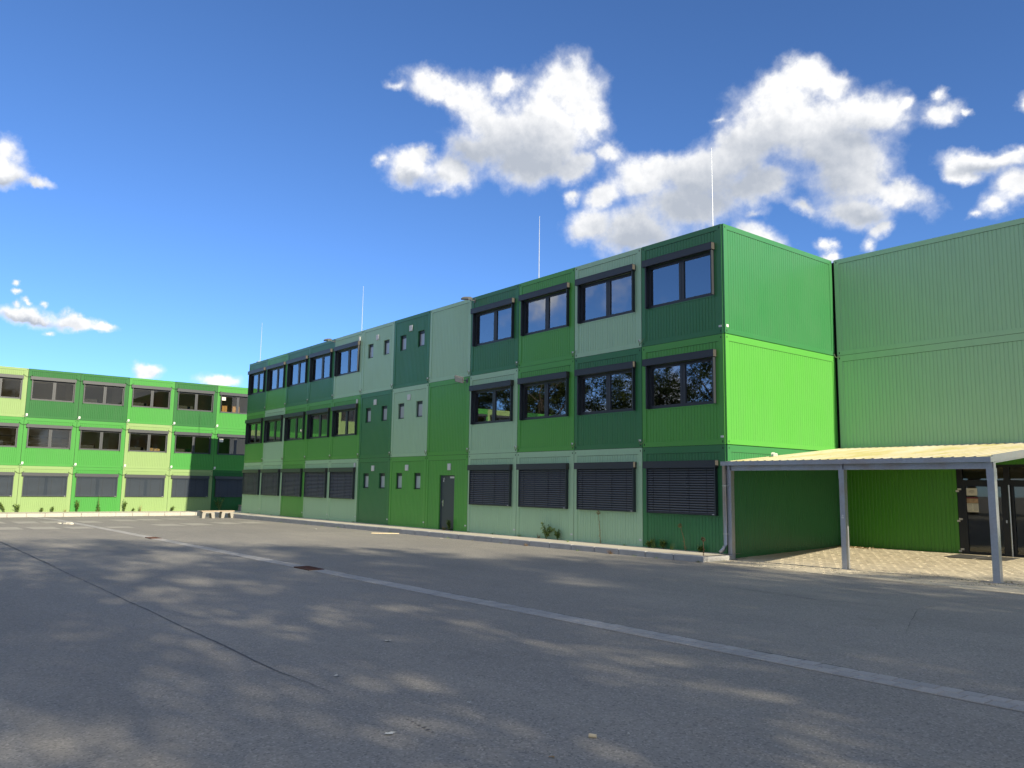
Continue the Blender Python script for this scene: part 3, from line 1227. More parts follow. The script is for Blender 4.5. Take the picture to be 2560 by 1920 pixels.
for row in (1, 2, 3):
    c = mods[(row, 11)]
    o = place('side_wall', side_mesh(ROWS[row].split()[11], row == 3, 5.19), c, (W + .052, .004, 0), (0, 0, math.pi / 2))
m = MB()
m.box(0, .003, .06, .15, .17, .24)
place('label_plate', m.mesh('label_plate', ['white_plastic']), mods[(3, 11)], (W + .054, 0, 0))
m = MB()
m.tube([(W + .06, 5.14, .05), (W + .09, 5.14, -.04), (W + .14, 5.16, -.05), (W + .19, 5.19, -.01)], .012, 6)
place('cable', m.mesh('cable', ['cable_cream']), mods[(3, 11)])

# ---- wing with the entrance
WX, WY, WL = .10, 5.215, 5.62
wing = add_building('container_wing', (WX, WY, 0), 0, 'windowless sage container wing behind the canopy with a dark glass entrance')
m = MB()
m.box(-.42, .004, .14, .6, .02, 8.44)  # added dark filler that keeps sky from showing through the corner gap
place('gap_filler', m.mesh('gap_filler', ['dark_gap']), wing)
for row, col in ((1, 'mid_shaded'), (2, 'sage'), (3, 'sage')):
    for k in range(2):
        kd = 'blank'
        if row == 1:
            kd = 'entry' if k == 0 else 'blank'
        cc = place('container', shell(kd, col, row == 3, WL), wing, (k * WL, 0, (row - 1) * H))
        cc['label'] = '%s long container of the wing, %s row' % (COLN[col], ROWN[row])
        if row == 1 and k == 0:
            wc = cc
door_y = .03
fm = MB()
zb, zt_ = .14, 2.40
for (a, b, c, d) in ((3.06, 3.24, zb, zt_), (4.19, 4.33, zb, zt_), (5.30, 5.47, zb, zt_)):
    fm.box(a, b, door_y, door_y + .07, c, d)
for (a, b) in ((3.24, 4.19), (4.33, 5.30)):
    fm.box(a, b, door_y + .001, door_y + .07, zb, zb + .10)
    fm.box(a, b, door_y + .001, door_y + .07, 1.86, 2.02)
    fm.box(a, b, door_y + .001, door_y + .07, 2.33, zt_)
    fm.box(a, a + .07, door_y + .002, door_y + .06, zb + .1, 1.86)
    fm.box(b - .07, b, door_y + .002, door_y + .06, zb + .1, 1.86)
ent = place('entrance_frame', fm.mesh('entrance_frame', ['black_frame']), wc)
for (a, b, c, d) in ((3.31, 4.12, .24, 1.86), (4.40, 5.23, .24, 1.86), (3.24, 4.19, 2.02, 2.33), (4.33, 5.30, 2.02, 2.33)):
    place('pane', pane_mesh(a, b, c, d, door_y + .03, 'glass_clear'), wc)
m = MB()
m.tube([(4.32, door_y - .06, .18), (4.32, door_y - .06, 1.90)], .018, 10)
for zz in (.45, 1.6):
    m.tube([(4.32, door_y - .06, zz), (4.32, door_y + .01, zz)], .012, 8)
place('pull_handle', m.mesh('pull_handle', ['steel']), wc)
m = MB()
m.box(4.20, 4.23, door_y - .012, door_y, .98, 1.05)
place('lock', m.mesh('lock', ['steel']), wc)
hm = MB()
hm.box(-.005, .075, -.03, 0, 0, .045)
hm.box(-.055, .015, -.025, 0, -.05, -.005)
hmesh = hm.mesh('hinge', ['white_plastic'])
for zz in (1.765, 1.015, .265):
    place('hinge', hmesh, wc, (3.13, door_y - .001, zz))
m = MB()
m.box(0, .27, -.002, 0, 0, .185)
for k, (a, b) in enumerate(((.10, .19), (.07, .20), (.06, .21), (.12, .17))):
    m.box(a, b, -.003, -.0021, .13 - k * .022, .136 - k * .022, 1)
place('notice', m.mesh('notice', ['white_paper', 'ink']), wc, (3.30, door_y + .028, 1.63))
m = MB()
m.box(0, .27, -.002, 0, 0, .215)
m.box(0, .27, -.002, 0, .225, .335, 1)
m.box(0, .27, -.002, 0, .340, .372, 2)
for k in range(6):
    m.box(.02, .12, -.003, -.0021, .185 - k * .03, .19 - k * .03, 3)
    m.box(.15, .25, -.003, -.0021, .185 - k * .03, .19 - k * .03, 3)
place('poster', m.mesh('poster', ['white_paper', 'paper_photo', 'paper_red', 'ink']), wc, (3.31, door_y + .028, 1.22))
m = MB()
m.quad((2.9, 3.2, .14), (5.6, 3.2, .14), (5.6, 3.2, 2.6), (2.9, 3.2, 2.6))
m.quad((2.9, .17, .14), (2.9, 3.2, .14), (2.9, 3.2, 2.6), (2.9, .17, 2.6))
m.quad((5.6, 3.2, .14), (5.6, .17, .14), (5.6, .17, 2.6), (5.6, 3.2, 2.6))
m.quad((2.9, .17, .14), (5.6, .17, .14), (5.6, 3.2, .14), (2.9, 3.2, .14), 1)
m.quad((2.9, 3.2, 2.6), (5.6, 3.2, 2.6), (5.6, .17, 2.6), (2.9, .17, 2.6))
place('room_lining', m.mesh('hall_lining', ['room_wall', 'room_dark']), wc)
m = MB()
m.box(.05, 7, -.05, .012, 2.84, 2.93)
place('flashing', m.mesh('flashing', ['galvanised']), wc)

for (a, b, lab) in ((3.30, 3.95, 'dark entrance mat in front of the glass door, nearer the corner'), (4.03, 4.67, 'dark entrance mat in front of the glass door, farther right')):
    m = MB()
    m.bevbox(0, b - a, 0, .86, 0, .016, .006)
    o = place('door_mat', m.mesh('door_mat', ['mat_grey']), None, (a, 4.06, pave_z(a, 4.06) + .003), (.0275, 0, 0))
    tag(o, lab, 'door mat', 'mats at the entrance')

# ---- left building
LX, LY0, LZ = -41.691, -9.851, -.326
left = add_building('container_building', (LX, LY0, LZ), math.pi / 2, 'sunlit three-storey row of containers in light greens, at the left')
LR = {3: {-1: 'sage', 0: 'dark', 1: 'dark', 2: 'mid', 3: 'dark', 4: 'mid', 5: 'dark', 6: 'sage'},
      2: {-1: 'mid', 0: 'mid', 1: 'mid', 2: 'sage', 3: 'mid', 4: 'mid', 5: 'sage', 6: 'mid'},
      1: {-1: 'sage', 0: 'sage', 1: 'mid', 2: 'sage', 3: 'sage', 4: 'dark', 5: 'mid', 6: 'sage'}}
for row in (1, 2, 3):
    for i in range(-8, 7):
        col = LR[row].get(i) or ['sage', 'dark', 'mid'][(i * 2 + row * 5) % 3]
        kd = 'shut' if row == 1 else 'win'
        seen = -1 <= i <= 4
        lab = '%s container %s, %s row, %s' % (COLN[col], KINDN[kd], ROWN[row],
                                                ('%s from the left edge' % ORD[i + 1]) if seen else 'beyond the picture edge')
        if kd == 'shut' and not seen:
            kd = 'blank'
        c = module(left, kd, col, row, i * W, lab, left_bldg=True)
        if not seen and i != -2:
            continue
        if row > 1:
            place('junction_box', JBOX, c, (.10, -.001, .16))
            m_ = place('cable', loop_cable(-.02, .06, .12, .06, .01, 'white_plastic', -.02, .008), c)
        place('cable', CABLE_DROOP, c, (W, 0, 0))
        if (row, i) in ((3, 4), (2, 4)):
            m = MB()
            m.box(.33, .58, .055, .0585, 1.88, 2.10)
            place('paper_sign', m.mesh('paper_sign', ['white_paper']), c)
        if row == 2 and i in (-1, 0):
            for zz in (1.35, 1.72):
                m = MB()
                m.box(.2, 2.5, 1.0, 1.35, zz, zz + .03)
                place('shelf', m.mesh('shelf', ['room_dark']), c)
        if kd == 'win' and i in (1, 2, 3):
            m = MB()
            m.box(.4 + .1 * i, 1.2 + .15 * i, 1.5, 2.2, .2, 1.25 + .07 * row)
            place('cupboard', m.mesh('cupboard', ['room_dark']), c)

for (row, i, x0, x1, y0, y1, h, z0, nm, mt, lab, cat) in (
        (3, 4, .75, 1.10, 1.2, 1.6, 1.54, .185, 'cabinet', 'cabinet_wood', 'narrow orange wooden cabinet behind the rightmost top window, left building', 'cabinet'),
        (3, 4, 1.42, 1.95, 1.2, 1.6, 1.54, .185, 'cabinet', 'cabinet_wood', 'wide orange wooden cabinet behind the rightmost top window, left building', 'cabinet'),
        (2, 2, 1.55, 1.83, .55, .85, 1.14, .185, 'cardboard_box', 'cardboard', 'taller cardboard box behind a middle window of the left building', 'box'),
        (2, 2, 1.87, 2.22, .55, .85, 1.11, .185, 'cardboard_box', 'cardboard', 'wider cardboard box behind a middle window of the left building', 'box')):
    m = MB()
    m.box(-(x1 - x0) / 2, (x1 - x0) / 2, -(y1 - y0) / 2, (y1 - y0) / 2, 0, h)
    m.box(-.006, .006, -(y1 - y0) / 2 - .002, -(y1 - y0) / 2, .03, h - .03, 1)
    o = place(nm, m.mesh(nm, [mt, 'ink']), None, (LX - (y0 + y1) / 2, LY0 + i * W + (x0 + x1) / 2, LZ + (row - 1) * H + z0), (0, 0, math.pi / 2))
    tag(o, lab, cat)

# ------------------------------------------------------------------ canopy
can = empty('canopy', (0, 0, 0))
tag(can, 'galvanised steel canopy with yellowed sheet roof over the entrance paving', 'canopy')
XE = 6.02            # right end of the roof


def can_post(x, w=.115, h=2.16):
    m = MB()
    z0 = pave_z(x, 0) - .02
    m.box(x - w / 2, x + w / 2, -.06, .065, z0, h)
    p = place('post', m.mesh('post', ['galvanised']), can)
    m = MB()
    m.box(x - w / 2 - .004, x + w / 2 + .004, -.066, .07, h - .20, h)
    m.box(x - w / 2 + .02, x + w / 2 - .02, -.075, -.066, h - .02, h + .12)
    place('bracket', m.mesh('bracket', ['galvanised']), p)
    m = MB()
    m.box(x - .095, x + .095, -.095, .10, pave_z(x, 0) + .006, pave_z(x, 0) + .018)
    place('base_plate', m.mesh('base_plate', ['galvanised']), p)
    return p


can_post(.125, .12)
p2 = can_post(3.05)
can_post(6.02, .125)
m = MB()
m.tube([(3.05, -.063, 1.17), (3.05, -.066, 1.17)], .02, 10)
m.box(3.02, 3.075, -.0645, -.0605, 1.11, 1.145)
place('sticker', m.mesh('sticker', ['white_plastic']), p2)
m = MB()
m.box(.06, XE + .06, -.045, .055, 2.150, 2.268)
place('front_beam', m.mesh('front_beam', ['galvanised']), can)
m = MB()                  # box gutter, open above
m.box(-.02, XE + .05, -.17, -.155, 2.272, 2.372)
m.box(-.02, XE + .05, -.155, -.02, 2.272, 2.284)
m.box(-.02, XE + .05, -.02, -.008, 2.272, 2.36)
m.box(-.035, -.02, -.17, -.008, 2.272, 2.372)
m.box(XE + .05, XE + .062, -.17, -.008, 2.272, 2.372)
for k in range(6):
    xx = .55 + k * 1.02
    m.box(xx - .012, xx + .012, -.173, -.17, 2.276, 2.368)
place('gutter', m.mesh('gutter', ['galvanised']), can)


def roof_z(y):
    return 2.372 + (2.905 - 2.372) * (y + .10) / 5.3


m = MB()
ribs = []
x = .02
pr = [(x, 0)]
while x < XE - .2:
    pr += [(x + .13, 0), (x + .146, .014), (x + .182, .014), (x + .198, 0)]
    x += .2
pr.append((XE + .04, 0))
for (xa, za), (xb, zb_) in zip(pr, pr[1:]):
    m.quad((xa, -.10, roof_z(-.10) + za), (xb, -.10, roof_z(-.10) + zb_), (xb, 5.17, roof_z(5.17) + zb_), (xa, 5.17, roof_z(5.17) + za))
    m.quad((xa, 5.17, roof_z(5.17) + za - .006), (xb, 5.17, roof_z(5.17) + zb_ - .006), (xb, -.10, roof_z(-.10) + zb_ - .006), (xa, -.10, roof_z(-.10) + za - .006))
    m.quad((xa, -.10, roof_z(-.10) + za - .006), (xb, -.10, roof_z(-.10) + zb_ - .006), (xb, -.10, roof_z(-.10) + zb_), (xa, -.10, roof_z(-.10) + za))
place('roof_sheet', m.mesh('roof_sheet', ['roof_sheet']), can)
m = MB()
for xr in (.98, 1.98, 2.98, 3.98, 4.98):
    for yy in (.15, 1.4, 2.7, 4.0, 5.0):
        m.box(xr - .012, xr + .012, yy - .012, yy + .012, roof_z(yy) + .002, roof_z(yy) + .018)
o = place('roof_screws', m.mesh('roof_screws', ['steel']), can)
o['kind'] = 'stuff'
for xr in (.12, 3.05, XE):
    m = MB()
    a, b = .06, 5.16
    n = len(m.v)
    m.v += [(xr - .04, a, roof_z(a) - .13), (xr + .04, a, roof_z(a) - .13), (xr + .04, b, roof_z(b) - .13), (xr - .04, b, roof_z(b) - .13),
            (xr - .04, a, roof_z(a) - .012), (xr + .04, a, roof_z(a) - .012), (xr + .04, b, roof_z(b) - .012), (xr - .04, b, roof_z(b) - .012)]
    for f in ((3, 2, 1, 0), (4, 5, 6, 7), (0, 1, 5, 4), (1, 2, 6, 5), (2, 3, 7, 6), (3, 0, 4, 7)):
        m.f.append(f), m.m.append(0)
    place('rafter', m.mesh('rafter', ['galvanised']), can)
m = MB()
n = len(m.v)
a, b = -.06, 5.16
x0, x1 = XE + .042, XE + .056
m.v += [(x0, a, roof_z(a) - .10), (x1, a, roof_z(a) - .10), (x1, b, roof_z(b) - .10), (x0, b, roof_z(b) - .10),
        (x0, a, roof_z(a) + .035), (x1, a, roof_z(a) + .035), (x1, b, roof_z(b) + .035), (x0, b, roof_z(b) + .035)]
for f in ((3, 2, 1, 0), (4, 5, 6, 7), (0, 1, 5, 4), (1, 2, 6, 5), (2, 3, 7, 6), (3, 0, 4, 7)):
    m.f.append(f), m.m.append(0)
place('verge_trim', m.mesh('verge_trim', ['galvanised']), can)
m = MB()
m.tube([(.02, -.10, 2.28), (.02, -.10, .36), (.0, -.13, .26), (-.05, -.22, .17)], .048, 14)
dp = place('downpipe', m.mesh('downpipe', ['galvanised'], True), can)
for zz in (1.78, .62):
    m = MB()
    m.tube([(.02, -.10, zz - .012), (.02, -.10, zz + .012)], .053, 14)
    m.box(.05, .14, -.10, -.085, zz - .008, zz + .008)
    place('pipe_clip', m.mesh('pipe_clip', ['steel']), dp)
m = MB()
m.tube([(.0, -.13, .262), (-.05, -.22, .172)], .0405, 12)
for (x, y, s) in ((3.05, .03, .17), (6.05, .02, .36)):
    m = MB()
    m.bevbox(x - s, x + s, y - s * .8, y + s * .8, -.05, pave_z(x, y) + .008, .01)
    place('post_footing', m.mesh('post_footing', ['footing']), pav)
# lump of paper left lying on the roof
m = MB()
rr = random.Random(3)
for k in range(4):
    x, y = rr.uniform(-.05, .05), rr.uniform(-.05, .05)
    m.bevbox(x - .05, x + .05, y - .04, y + .04, 0, .05 + .02 * k, .02)
o = place('crumpled_paper', m.mesh('crumpled_paper', ['white_paper']), None, (.33, 1.62, roof_z(1.62) + .002), (0, 0, .5))
tag(o, 'crumpled white scrap lying on the canopy roof', 'litter')


# ------------------------------------------------------------------ rods and lamps
def rod(x, y, top, label):
    b = empty('lightning_rod', (x, y, 8.469))
    tag(b, label, 'lightning rod', 'lightning rods on the roof')
    m = MB()
    h = top - 8.469
    m.tube([(0, 0, 0), (0, 0, h * .45), (0, 0, h)], [.016, .014, .007], 7)
    place('rod', m.mesh('rod', ['rod_alu']), b)
    m = MB()
    m.bevbox(-.16, .16, -.16, .16, -.0, .08, .03)
    place('base_block', m.mesh('base_block', ['kerb_concrete']), b)


rod(-1.02, 1.0, 11.13, 'thin lightning rod on the roof nearest the right corner')
rod(-8.40, 1.0, 11.10, 'thin lightning rod on the roof, second from the right')
rod(-21.30, 1.0, 11.05, 'thin lightning rod on the roof, third from the right')
rod(-32.0, .24, 10.80, 'thin lightning rod at the far left end of the roof')


def floodlight(loc, rot, label, arm):
    b = empty('floodlight', loc)
    tag(b, label, 'floodlight', 'floodlights on the long building')
    m = MB()
    m.tube([(0, arm, -.03), (0, .04, -.02), (0, 0, 0)], .016, 7)
    m.box(-.05, .05, arm - .01, arm + .01, -.10, .06)
    place('bracket', m.mesh('bracket', ['lamp_grey']), b)
    h = empty_child(b, rot)


def empty_child(b, rot):
    m = MB()
    m.bevbox(-.17, .17, -.12, .12, -.035, .035, .02)
    for k in range(6):
        m.box(-.14 + k * .052, -.132 + k * .052, -.09, .09, .035, .055)
    hd = place('lamp_head', m.mesh('lamp_head', ['lamp_grey']), b, (0, -.05, 0), rot)
    m = MB()
    m.box(-.15, .15, -.10, .10, -.0405, -.0352)
    place('lamp_glass', m.mesh('lamp_glass', ['lamp_glass']), hd)


floodlight((-10.80, -.30, 8.36), (.35, .15, .3), 'grey floodlight on a bracket at the roof edge above the blank containers', .30)
floodlight((-22.05, -.30, 8.37), (.35, .1, .2), 'grey floodlight at the roof edge towards the far left', .30)
floodlight((-11.15, -.30, 5.47), (-.95, .25, .5), 'pale floodlight below the top row, lit by the sun', .30)


# ------------------------------------------------------------------ benches
def bench(loc, rotz, label):
    b = empty('bench', loc, rotz)
    tag(b, label, 'bench', 'concrete benches')
    m = MB()        # portal support, legs apart along x
    d = .2
    for s in (-1, 1):
        n = len(m.v)
        x0, x1 = (s * .335, s * .19)
        xa, xb = sorted((x0, x1))
        t0, t1 = sorted((s * .315, s * .13))
        m.v += [(xa, -d, -.03), (xb, -d, -.03), (xb, d, -.03), (xa, d, -.03), (t0, -d, .28), (t1, -d, .28), (t1, d, .28), (t0, d, .28)]
        for f in ((3, 2, 1, 0), (4, 5, 6, 7), (0, 1, 5, 4), (1, 2, 6, 5), (2, 3, 7, 6), (3, 0, 4, 7)):
            m.f.append(tuple(n + i for i in f)), m.m.append(0)
    m.bevbox(-.30, .30, -d + .002, d - .002, .265, .345, .012)
    sm = m.mesh('support', ['bench_concrete'])
    place('support', sm, b, (-.50, 0, 0))
    place('support', sm, b, (.50, 0, 0))
    m = MB()
    m.bevbox(-.86, .86, -.21, -.01, .347, .392, .006)
    pm = m.mesh('seat_plank', ['wood_grey'])
    place('seat_plank', pm, b)
    place('seat_plank', pm, b, (0, .22, 0))


bench((-30.95, -2.02, gz(-30.95)), math.pi / 2, 'low sunlit bench with plank seat on the asphalt by the kerb')
bench((-41.0, 3.62, -.17), math.pi / 2, 'low bench in shade between the two container buildings')


# ------------------------------------------------------------------ weeds
def leaf(m, p, d, up, ln, wd, mi):
    d = d.normalized()
    s = d.cross(up)
    if s.length < 1e-3:
        s = Vector((1, 0, 0))
    s = s.normalized() * wd / 2
    a = p
    b = p + d * ln * .5 + s + Vector((0, 0, ln * .06))
    c = p + d * ln + Vector((0, 0, -ln * .12))
    e = p + d * ln * .5 - s + Vector((0, 0, ln * .06))
    m.quad(tuple(a), tuple(b), tuple(c), tuple(e), mi)


def weed(kind, loc, h, label, seed, spread=.5, mats=None, lean=(0, 0), cat='weed'):
    r = random.Random(seed)
    b = empty('weed', loc)
    tag(b, label, cat, 'weeds along the walls and kerbs')
    st, lf = MB(), MB()
    mats = mats or ('stem_green', 'leaf_green', 'leaf_light')
    if kind == 'bush':
        ns = max(4, int(7 + h * 8))
        for k in range(ns):
            a = r.uniform(0, 6.283)
            sp = spread * r.uniform(.2, 1)
            tip = Vector((math.cos(a) * sp * h + lean[0] * h, math.sin(a) * sp * h * .5 + lean[1] * h, h * r.uniform(.45, 1)))
            mid = tip * .5 + Vector((0, 0, h * .12))
            pts = [Vector((r.uniform(-.02, .02), r.uniform(-.02, .02), -.01)), mid, tip]
            st.tube([tuple(p) for p in pts], [.006, .004, .002], 4, cap=False)
            nl = int(16 + 30 * h)
            for j in range(nl):
                t = r.uniform(.2, 1)
                p = pts[0].lerp(mid, t * 2) if t < .5 else mid.lerp(tip, t * 2 - 1)
                d = Vector((r.uniform(-1, 1), r.uniform(-1, 1), r.uniform(-.3, .7)))
                s = r.uniform(.5, 1.0)
                leaf(lf, p, d, Vector((r.uniform(-.3, .3), r.uniform(-.3, .3), 1)), .092 * s, .05 * s, 0 if r.random() < .65 else 1)
    elif kind == 'stalk':
        tip = Vector((lean[0] * h, lean[1] * h, h))
        mid = tip * .5 + Vector((-lean[0] * h * .18, 0, 0))
        st.tube([(0, 0, -.01), tuple(mid), tuple(tip)], [.011, .008, .005], 6)
        for j in range(int(20 + 26 * h)):
            t = r.uniform(.04, .8)
            p = (Vector((0, 0, 0)).lerp(mid, t * 2) if t < .5 else mid.lerp(tip, t * 2 - 1))
            d = Vector((r.uniform(-1, 1), r.uniform(-1, 1), r.uniform(-.5, .4)))
            leaf(lf, p, d, Vector((0, 0, 1)), .05 * r.uniform(.5, 1.2) * (1.5 - t), .018, 0 if r.random() < .8 else 1)
        for j in range(60):
            d = Vector((r.gauss(0, 1), r.gauss(0, 1), r.gauss(0, 1))).normalized()
            leaf(lf, tip + d * .02, d, Vector((0, 0, 1)), .055 * r.uniform(.6, 1.1), .022, 0)
    elif kind == 'spike':      # rosette with one tall tapering spike
        st.tube([(0, 0, -.01), (0, 0, h)], [.022, .006], 6)
        for j in range(160):
            t = r.uniform(0, 1)
            a = r.uniform(0, 6.283)
            ln = (.17 * (1 - t) ** 1.6 + .03) * r.uniform(.6, 1.1)
            leaf(lf, Vector((0, 0, h * t)), Vector((math.cos(a), math.sin(a), .25)), Vector((0, 0, 1)), ln, ln * .35, 0 if r.random() < .6 else 1)
    else:                      # tuft of blades
        for j in range(int(22 + 60 * h)):
            a = r.uniform(0, 6.283)
            d = Vector((math.cos(a) * spread, math.sin(a) * spread, 1))
            ln = h * r.uniform(.4, 1)
            p = Vector((r.uniform(-.06, .06), r.uniform(-.04, .04), -.005))
            s = Vector((-math.sin(a), math.cos(a), 0)) * .005
            q = p + d.normalized() * ln
            lf.tri(tuple(p - s), tuple(p + s), tuple(q), 0 if r.random() < .6 else 1)
    if st.v:
        place('stem', st.mesh('stem', [mats[0]]), b)
    place('foliage', lf.mesh('foliage', [mats[1], mats[2]]), b)


DRY = ('stem_dry', 'leaf_dry', 'leaf_brown')
LXW = LX + .14
PL = -.175
weed('bush', (LXW + .1, -9.75, PL), .50, 'sprawling green weed by the left building, leftmost', 1, .9, lean=(0, -.3))
weed('bush', (LXW + .05, -10.4, PL), .62, 'leaning leafy weed stem at the far left wall', 21, .25, lean=(.1, -.5))
weed('bush', (LXW + .1, -8.60, PL), .26, 'small low green weed at the foot of the left wall', 2, .8)
weed('bush', (LXW + .1, -8.05, PL), .32, 'small upright weed beside the low one, left wall', 3, .5)
weed('bush', (LXW + .1, -6.75, PL), .72, 'tall bushy weed in front of the container joint', 4, .4)
weed('spike', (LXW + .1, -5.62, PL), 1.0, 'tall yellowish mullein spike before the bright green container', 5, mats=('stem_green', 'leaf_light', 'leaf_green'))
weed('bush', (LXW + .1, -4.15, PL), .72, 'narrow upright weed beside the mullein, left wall', 6, .28)
weed('bush', (LXW + .1, -3.65, PL), .22, 'tiny weed right of the narrow upright one', 7, .4)
weed('tuft', (LXW + .1, -3.25, PL), .52, 'thin dry grass stalks at the left wall', 8, .25, ('stem_dry', 'leaf_dry', 'leaf_green'))
weed('bush', (LXW + .1, -1.35, PL), .36, 'low spreading weed near the edge of the building shadow', 9, 1.0)
weed('bush', (LXW + .35, 1.55, PL), .95, 'dark leafy bush in shade behind the bench', 10, .8, cat='bush')
weed('tuft', (LXW + .1, -7.4, PL), .25, 'pale grass tuft at the foot of the left wall', 22, .5, ('stem_dry', 'leaf_dry', 'leaf_green'))
AZ = apron_z
weed('bush', (-6.55, -.16, AZ(-6.5)), .50, 'pale flowering weed against the sage container, third from corner', 11, .75, ('stem_green', 'leaf_light', 'leaf_green'))
weed('bush', (-6.05, -.12, AZ(-6)), .30, 'dark small weed by the container joint, third from corner', 12, .5)
weed('tuft', (-7.95, -.10, AZ(-8)), .16, 'low weed clump under the fourth shutter from the corner', 13, .8, ('stem_green', 'leaf_light', 'leaf_green'))
weed('tuft', (-6.95, -.12, AZ(-7)), .20, 'dry grass blades left of the flowering weed', 14, .4, DRY)
weed('bush', (-11.95, -.10, AZ(-12)), .38, 'slender weed beside the grey door', 15, .25)
weed('tuft', (-12.25, -.12, AZ(-12)), .22, 'dry pale tuft at the grey door threshold', 16, .5, ('stem_dry', 'leaf_dry', 'leaf_light'))
weed('stalk', (-4.25, -.12, AZ(-4)), .86, 'tall dead flower stalk before the sage container', 17, lean=(-.10, 0), mats=DRY)
weed('stalk', (-1.18, -.14, AZ(-1)), .62, 'leaning dead flower stalk by the dark green corner container', 18, lean=(-.26, 0), mats=DRY)
weed('stalk', (.05, -.98, gz(0)), .52, 'thin brown dried stalk at the kerb corner', 19, lean=(0, 0), mats=('leaf_brown', 'leaf_brown', 'leaf_dry'))
weed('bush', (-2.42, -.12, AZ(-2)), .20, 'small yellow-green weed by the dark corner container', 20, .6, ('stem_green', 'leaf_light', 'leaf_green'))
weed('tuft', (-2.28, -.1, AZ(-2)), .36, 'thin upright grass by the dark corner container', 23, .15)
weed('bush', (-1.95, -.1, AZ(-2)), .24, 'faint dark green weed by the dark corner container', 24, .7)
weed('tuft', (-1.62, -.16, AZ(-2)), .22, 'single pale sprout left of the leaning stalk', 25, .12, ('stem_green', 'leaf_light', 'leaf_green'))
weed('bush', (-.72, -.1, AZ(-1)), .14, 'tiny weed right of the leaning stalk', 26, .6)
weed('tuft', (-2.75, -1.24, gz(-2)), .22, 'dead brown weed at the kerb face', 27, .9, DRY)
weed('tuft', (-6.2, -1.24, gz(-6)), .14, 'orange dry tuft at the kerb foot', 28, .9, DRY)
weed('tuft', (-4.0, -1.24, gz(-4)), .07, 'low green tuft at the kerb foot', 29, 1.2)
weed('tuft', (.12, -1.26, gz(0)), .10, 'dark weed clump at the kerb end', 30, 1.0, ('stem_green', 'leaf_brown', 'leaf_green'))
weed('tuft', (.27, -.55, gz(0)), .09, 'green moss-like tuft beside the kerb end', 31, 1.2)
weed('tuft', (.20, -.12, pave_z(0, 0)), .09, 'weed tuft under the downpipe outlet', 32, 1.1)
for k, (xx, hh) in enumerate(((-8.9, .07), (-10.3, .09), (-11.6, .06), (-14.1, .09), (-18.4, .10), (-19.9, .09), (-21.5, .08), (-24.3, .07), (-1.2, .07), (-1.9, .06), (-7.4, .08))):
    r_ = random.Random(50 + k)
    b = weed('tuft', (xx, -1.235, gz(xx)), hh, 'small kerb-joint tuft below %s half of %s bottom container from corner' % ('right' if (-xx / W) % 1 < .5 else 'left', ORD[int(-xx / W)]), 60 + k, 1.1, ('stem_green', r_.choice(['leaf_light', 'leaf_dry']), 'leaf_green'))
for k, (xx, yy) in enumerate(((-28.3, -.12), (-31.6, -.1), (-24.8, -.1), (-19.3, -.1), (-9.3, -.14), (-10.6, -.2), (-5.2, -.5), (-3.3, -.14))):
    weed('tuft', (xx, yy, AZ(xx)), .10, 'small wall-foot tuft at %s half of %s bottom container from corner' % ('right' if (-xx / W) % 1 < .5 else 'left', ORD[min(11, int(-xx / W))]), 80 + k, .9, ('stem_green', 'leaf_light', 'leaf_green'))
# grass and moss in the joints of the front paving
m = MB()
r = random.Random(12)
for k in range(150):
    x = r.uniform(.2, 8.5)
    y = r.uniform(-1.0 - x * .05, .35) if r.random() < .75 else r.gauss(0, .15) + (-.35)
    if r.random() < .35:
        x, y = 6.05 + r.gauss(0, .45), -.1 + r.gauss(0, .25)
    z = pave_z(x, y)
    for j in range(r.randrange(4, 10)):
        a = r.uniform(0, 6.283)
        ln = r.uniform(.012, .035)
        px, py = x + r.uniform(-.07, .07), y + r.uniform(-.015, .015)
        m.tri((px - .006, py, z), (px + .006, py, z), (px + math.cos(a) * ln, py + math.sin(a) * ln, z + .012 + ln * .5), r.randrange(2))
o = place('joint_grass', m.mesh('joint_grass', ['leaf_green', 'leaf_brown']))
tag(o, 'sparse grass and moss in the joints of the front paving', 'grass', kind='stuff')


# ------------------------------------------------------------------ litter
def fallen_leaf(loc, size, label, mat, seed, cat='leaf'):
    r = random.Random(seed)
    m = MB()
    n = 9
    ring = []
    for i in range(n):
        a = 6.283 * i / n
        rr = size * (.6 + .5 * r.random()) * (1 if i % 2 else .7)
        ring.append((rr * math.cos(a), rr * .55 * math.sin(a), r.uniform(.002, .25 * size)))
    m.v = ring + [(0, 0, .004)]
    for i in range(n):
        m.f.append((i, (i + 1) % n, n)), m.m.append(0)
    o = place('fallen_leaf', m.mesh('fallen_leaf', [mat]), None, loc, (0, 0, r.uniform(0, 6.28)))
    tag(o, label, cat, 'fallen leaves on the asphalt')


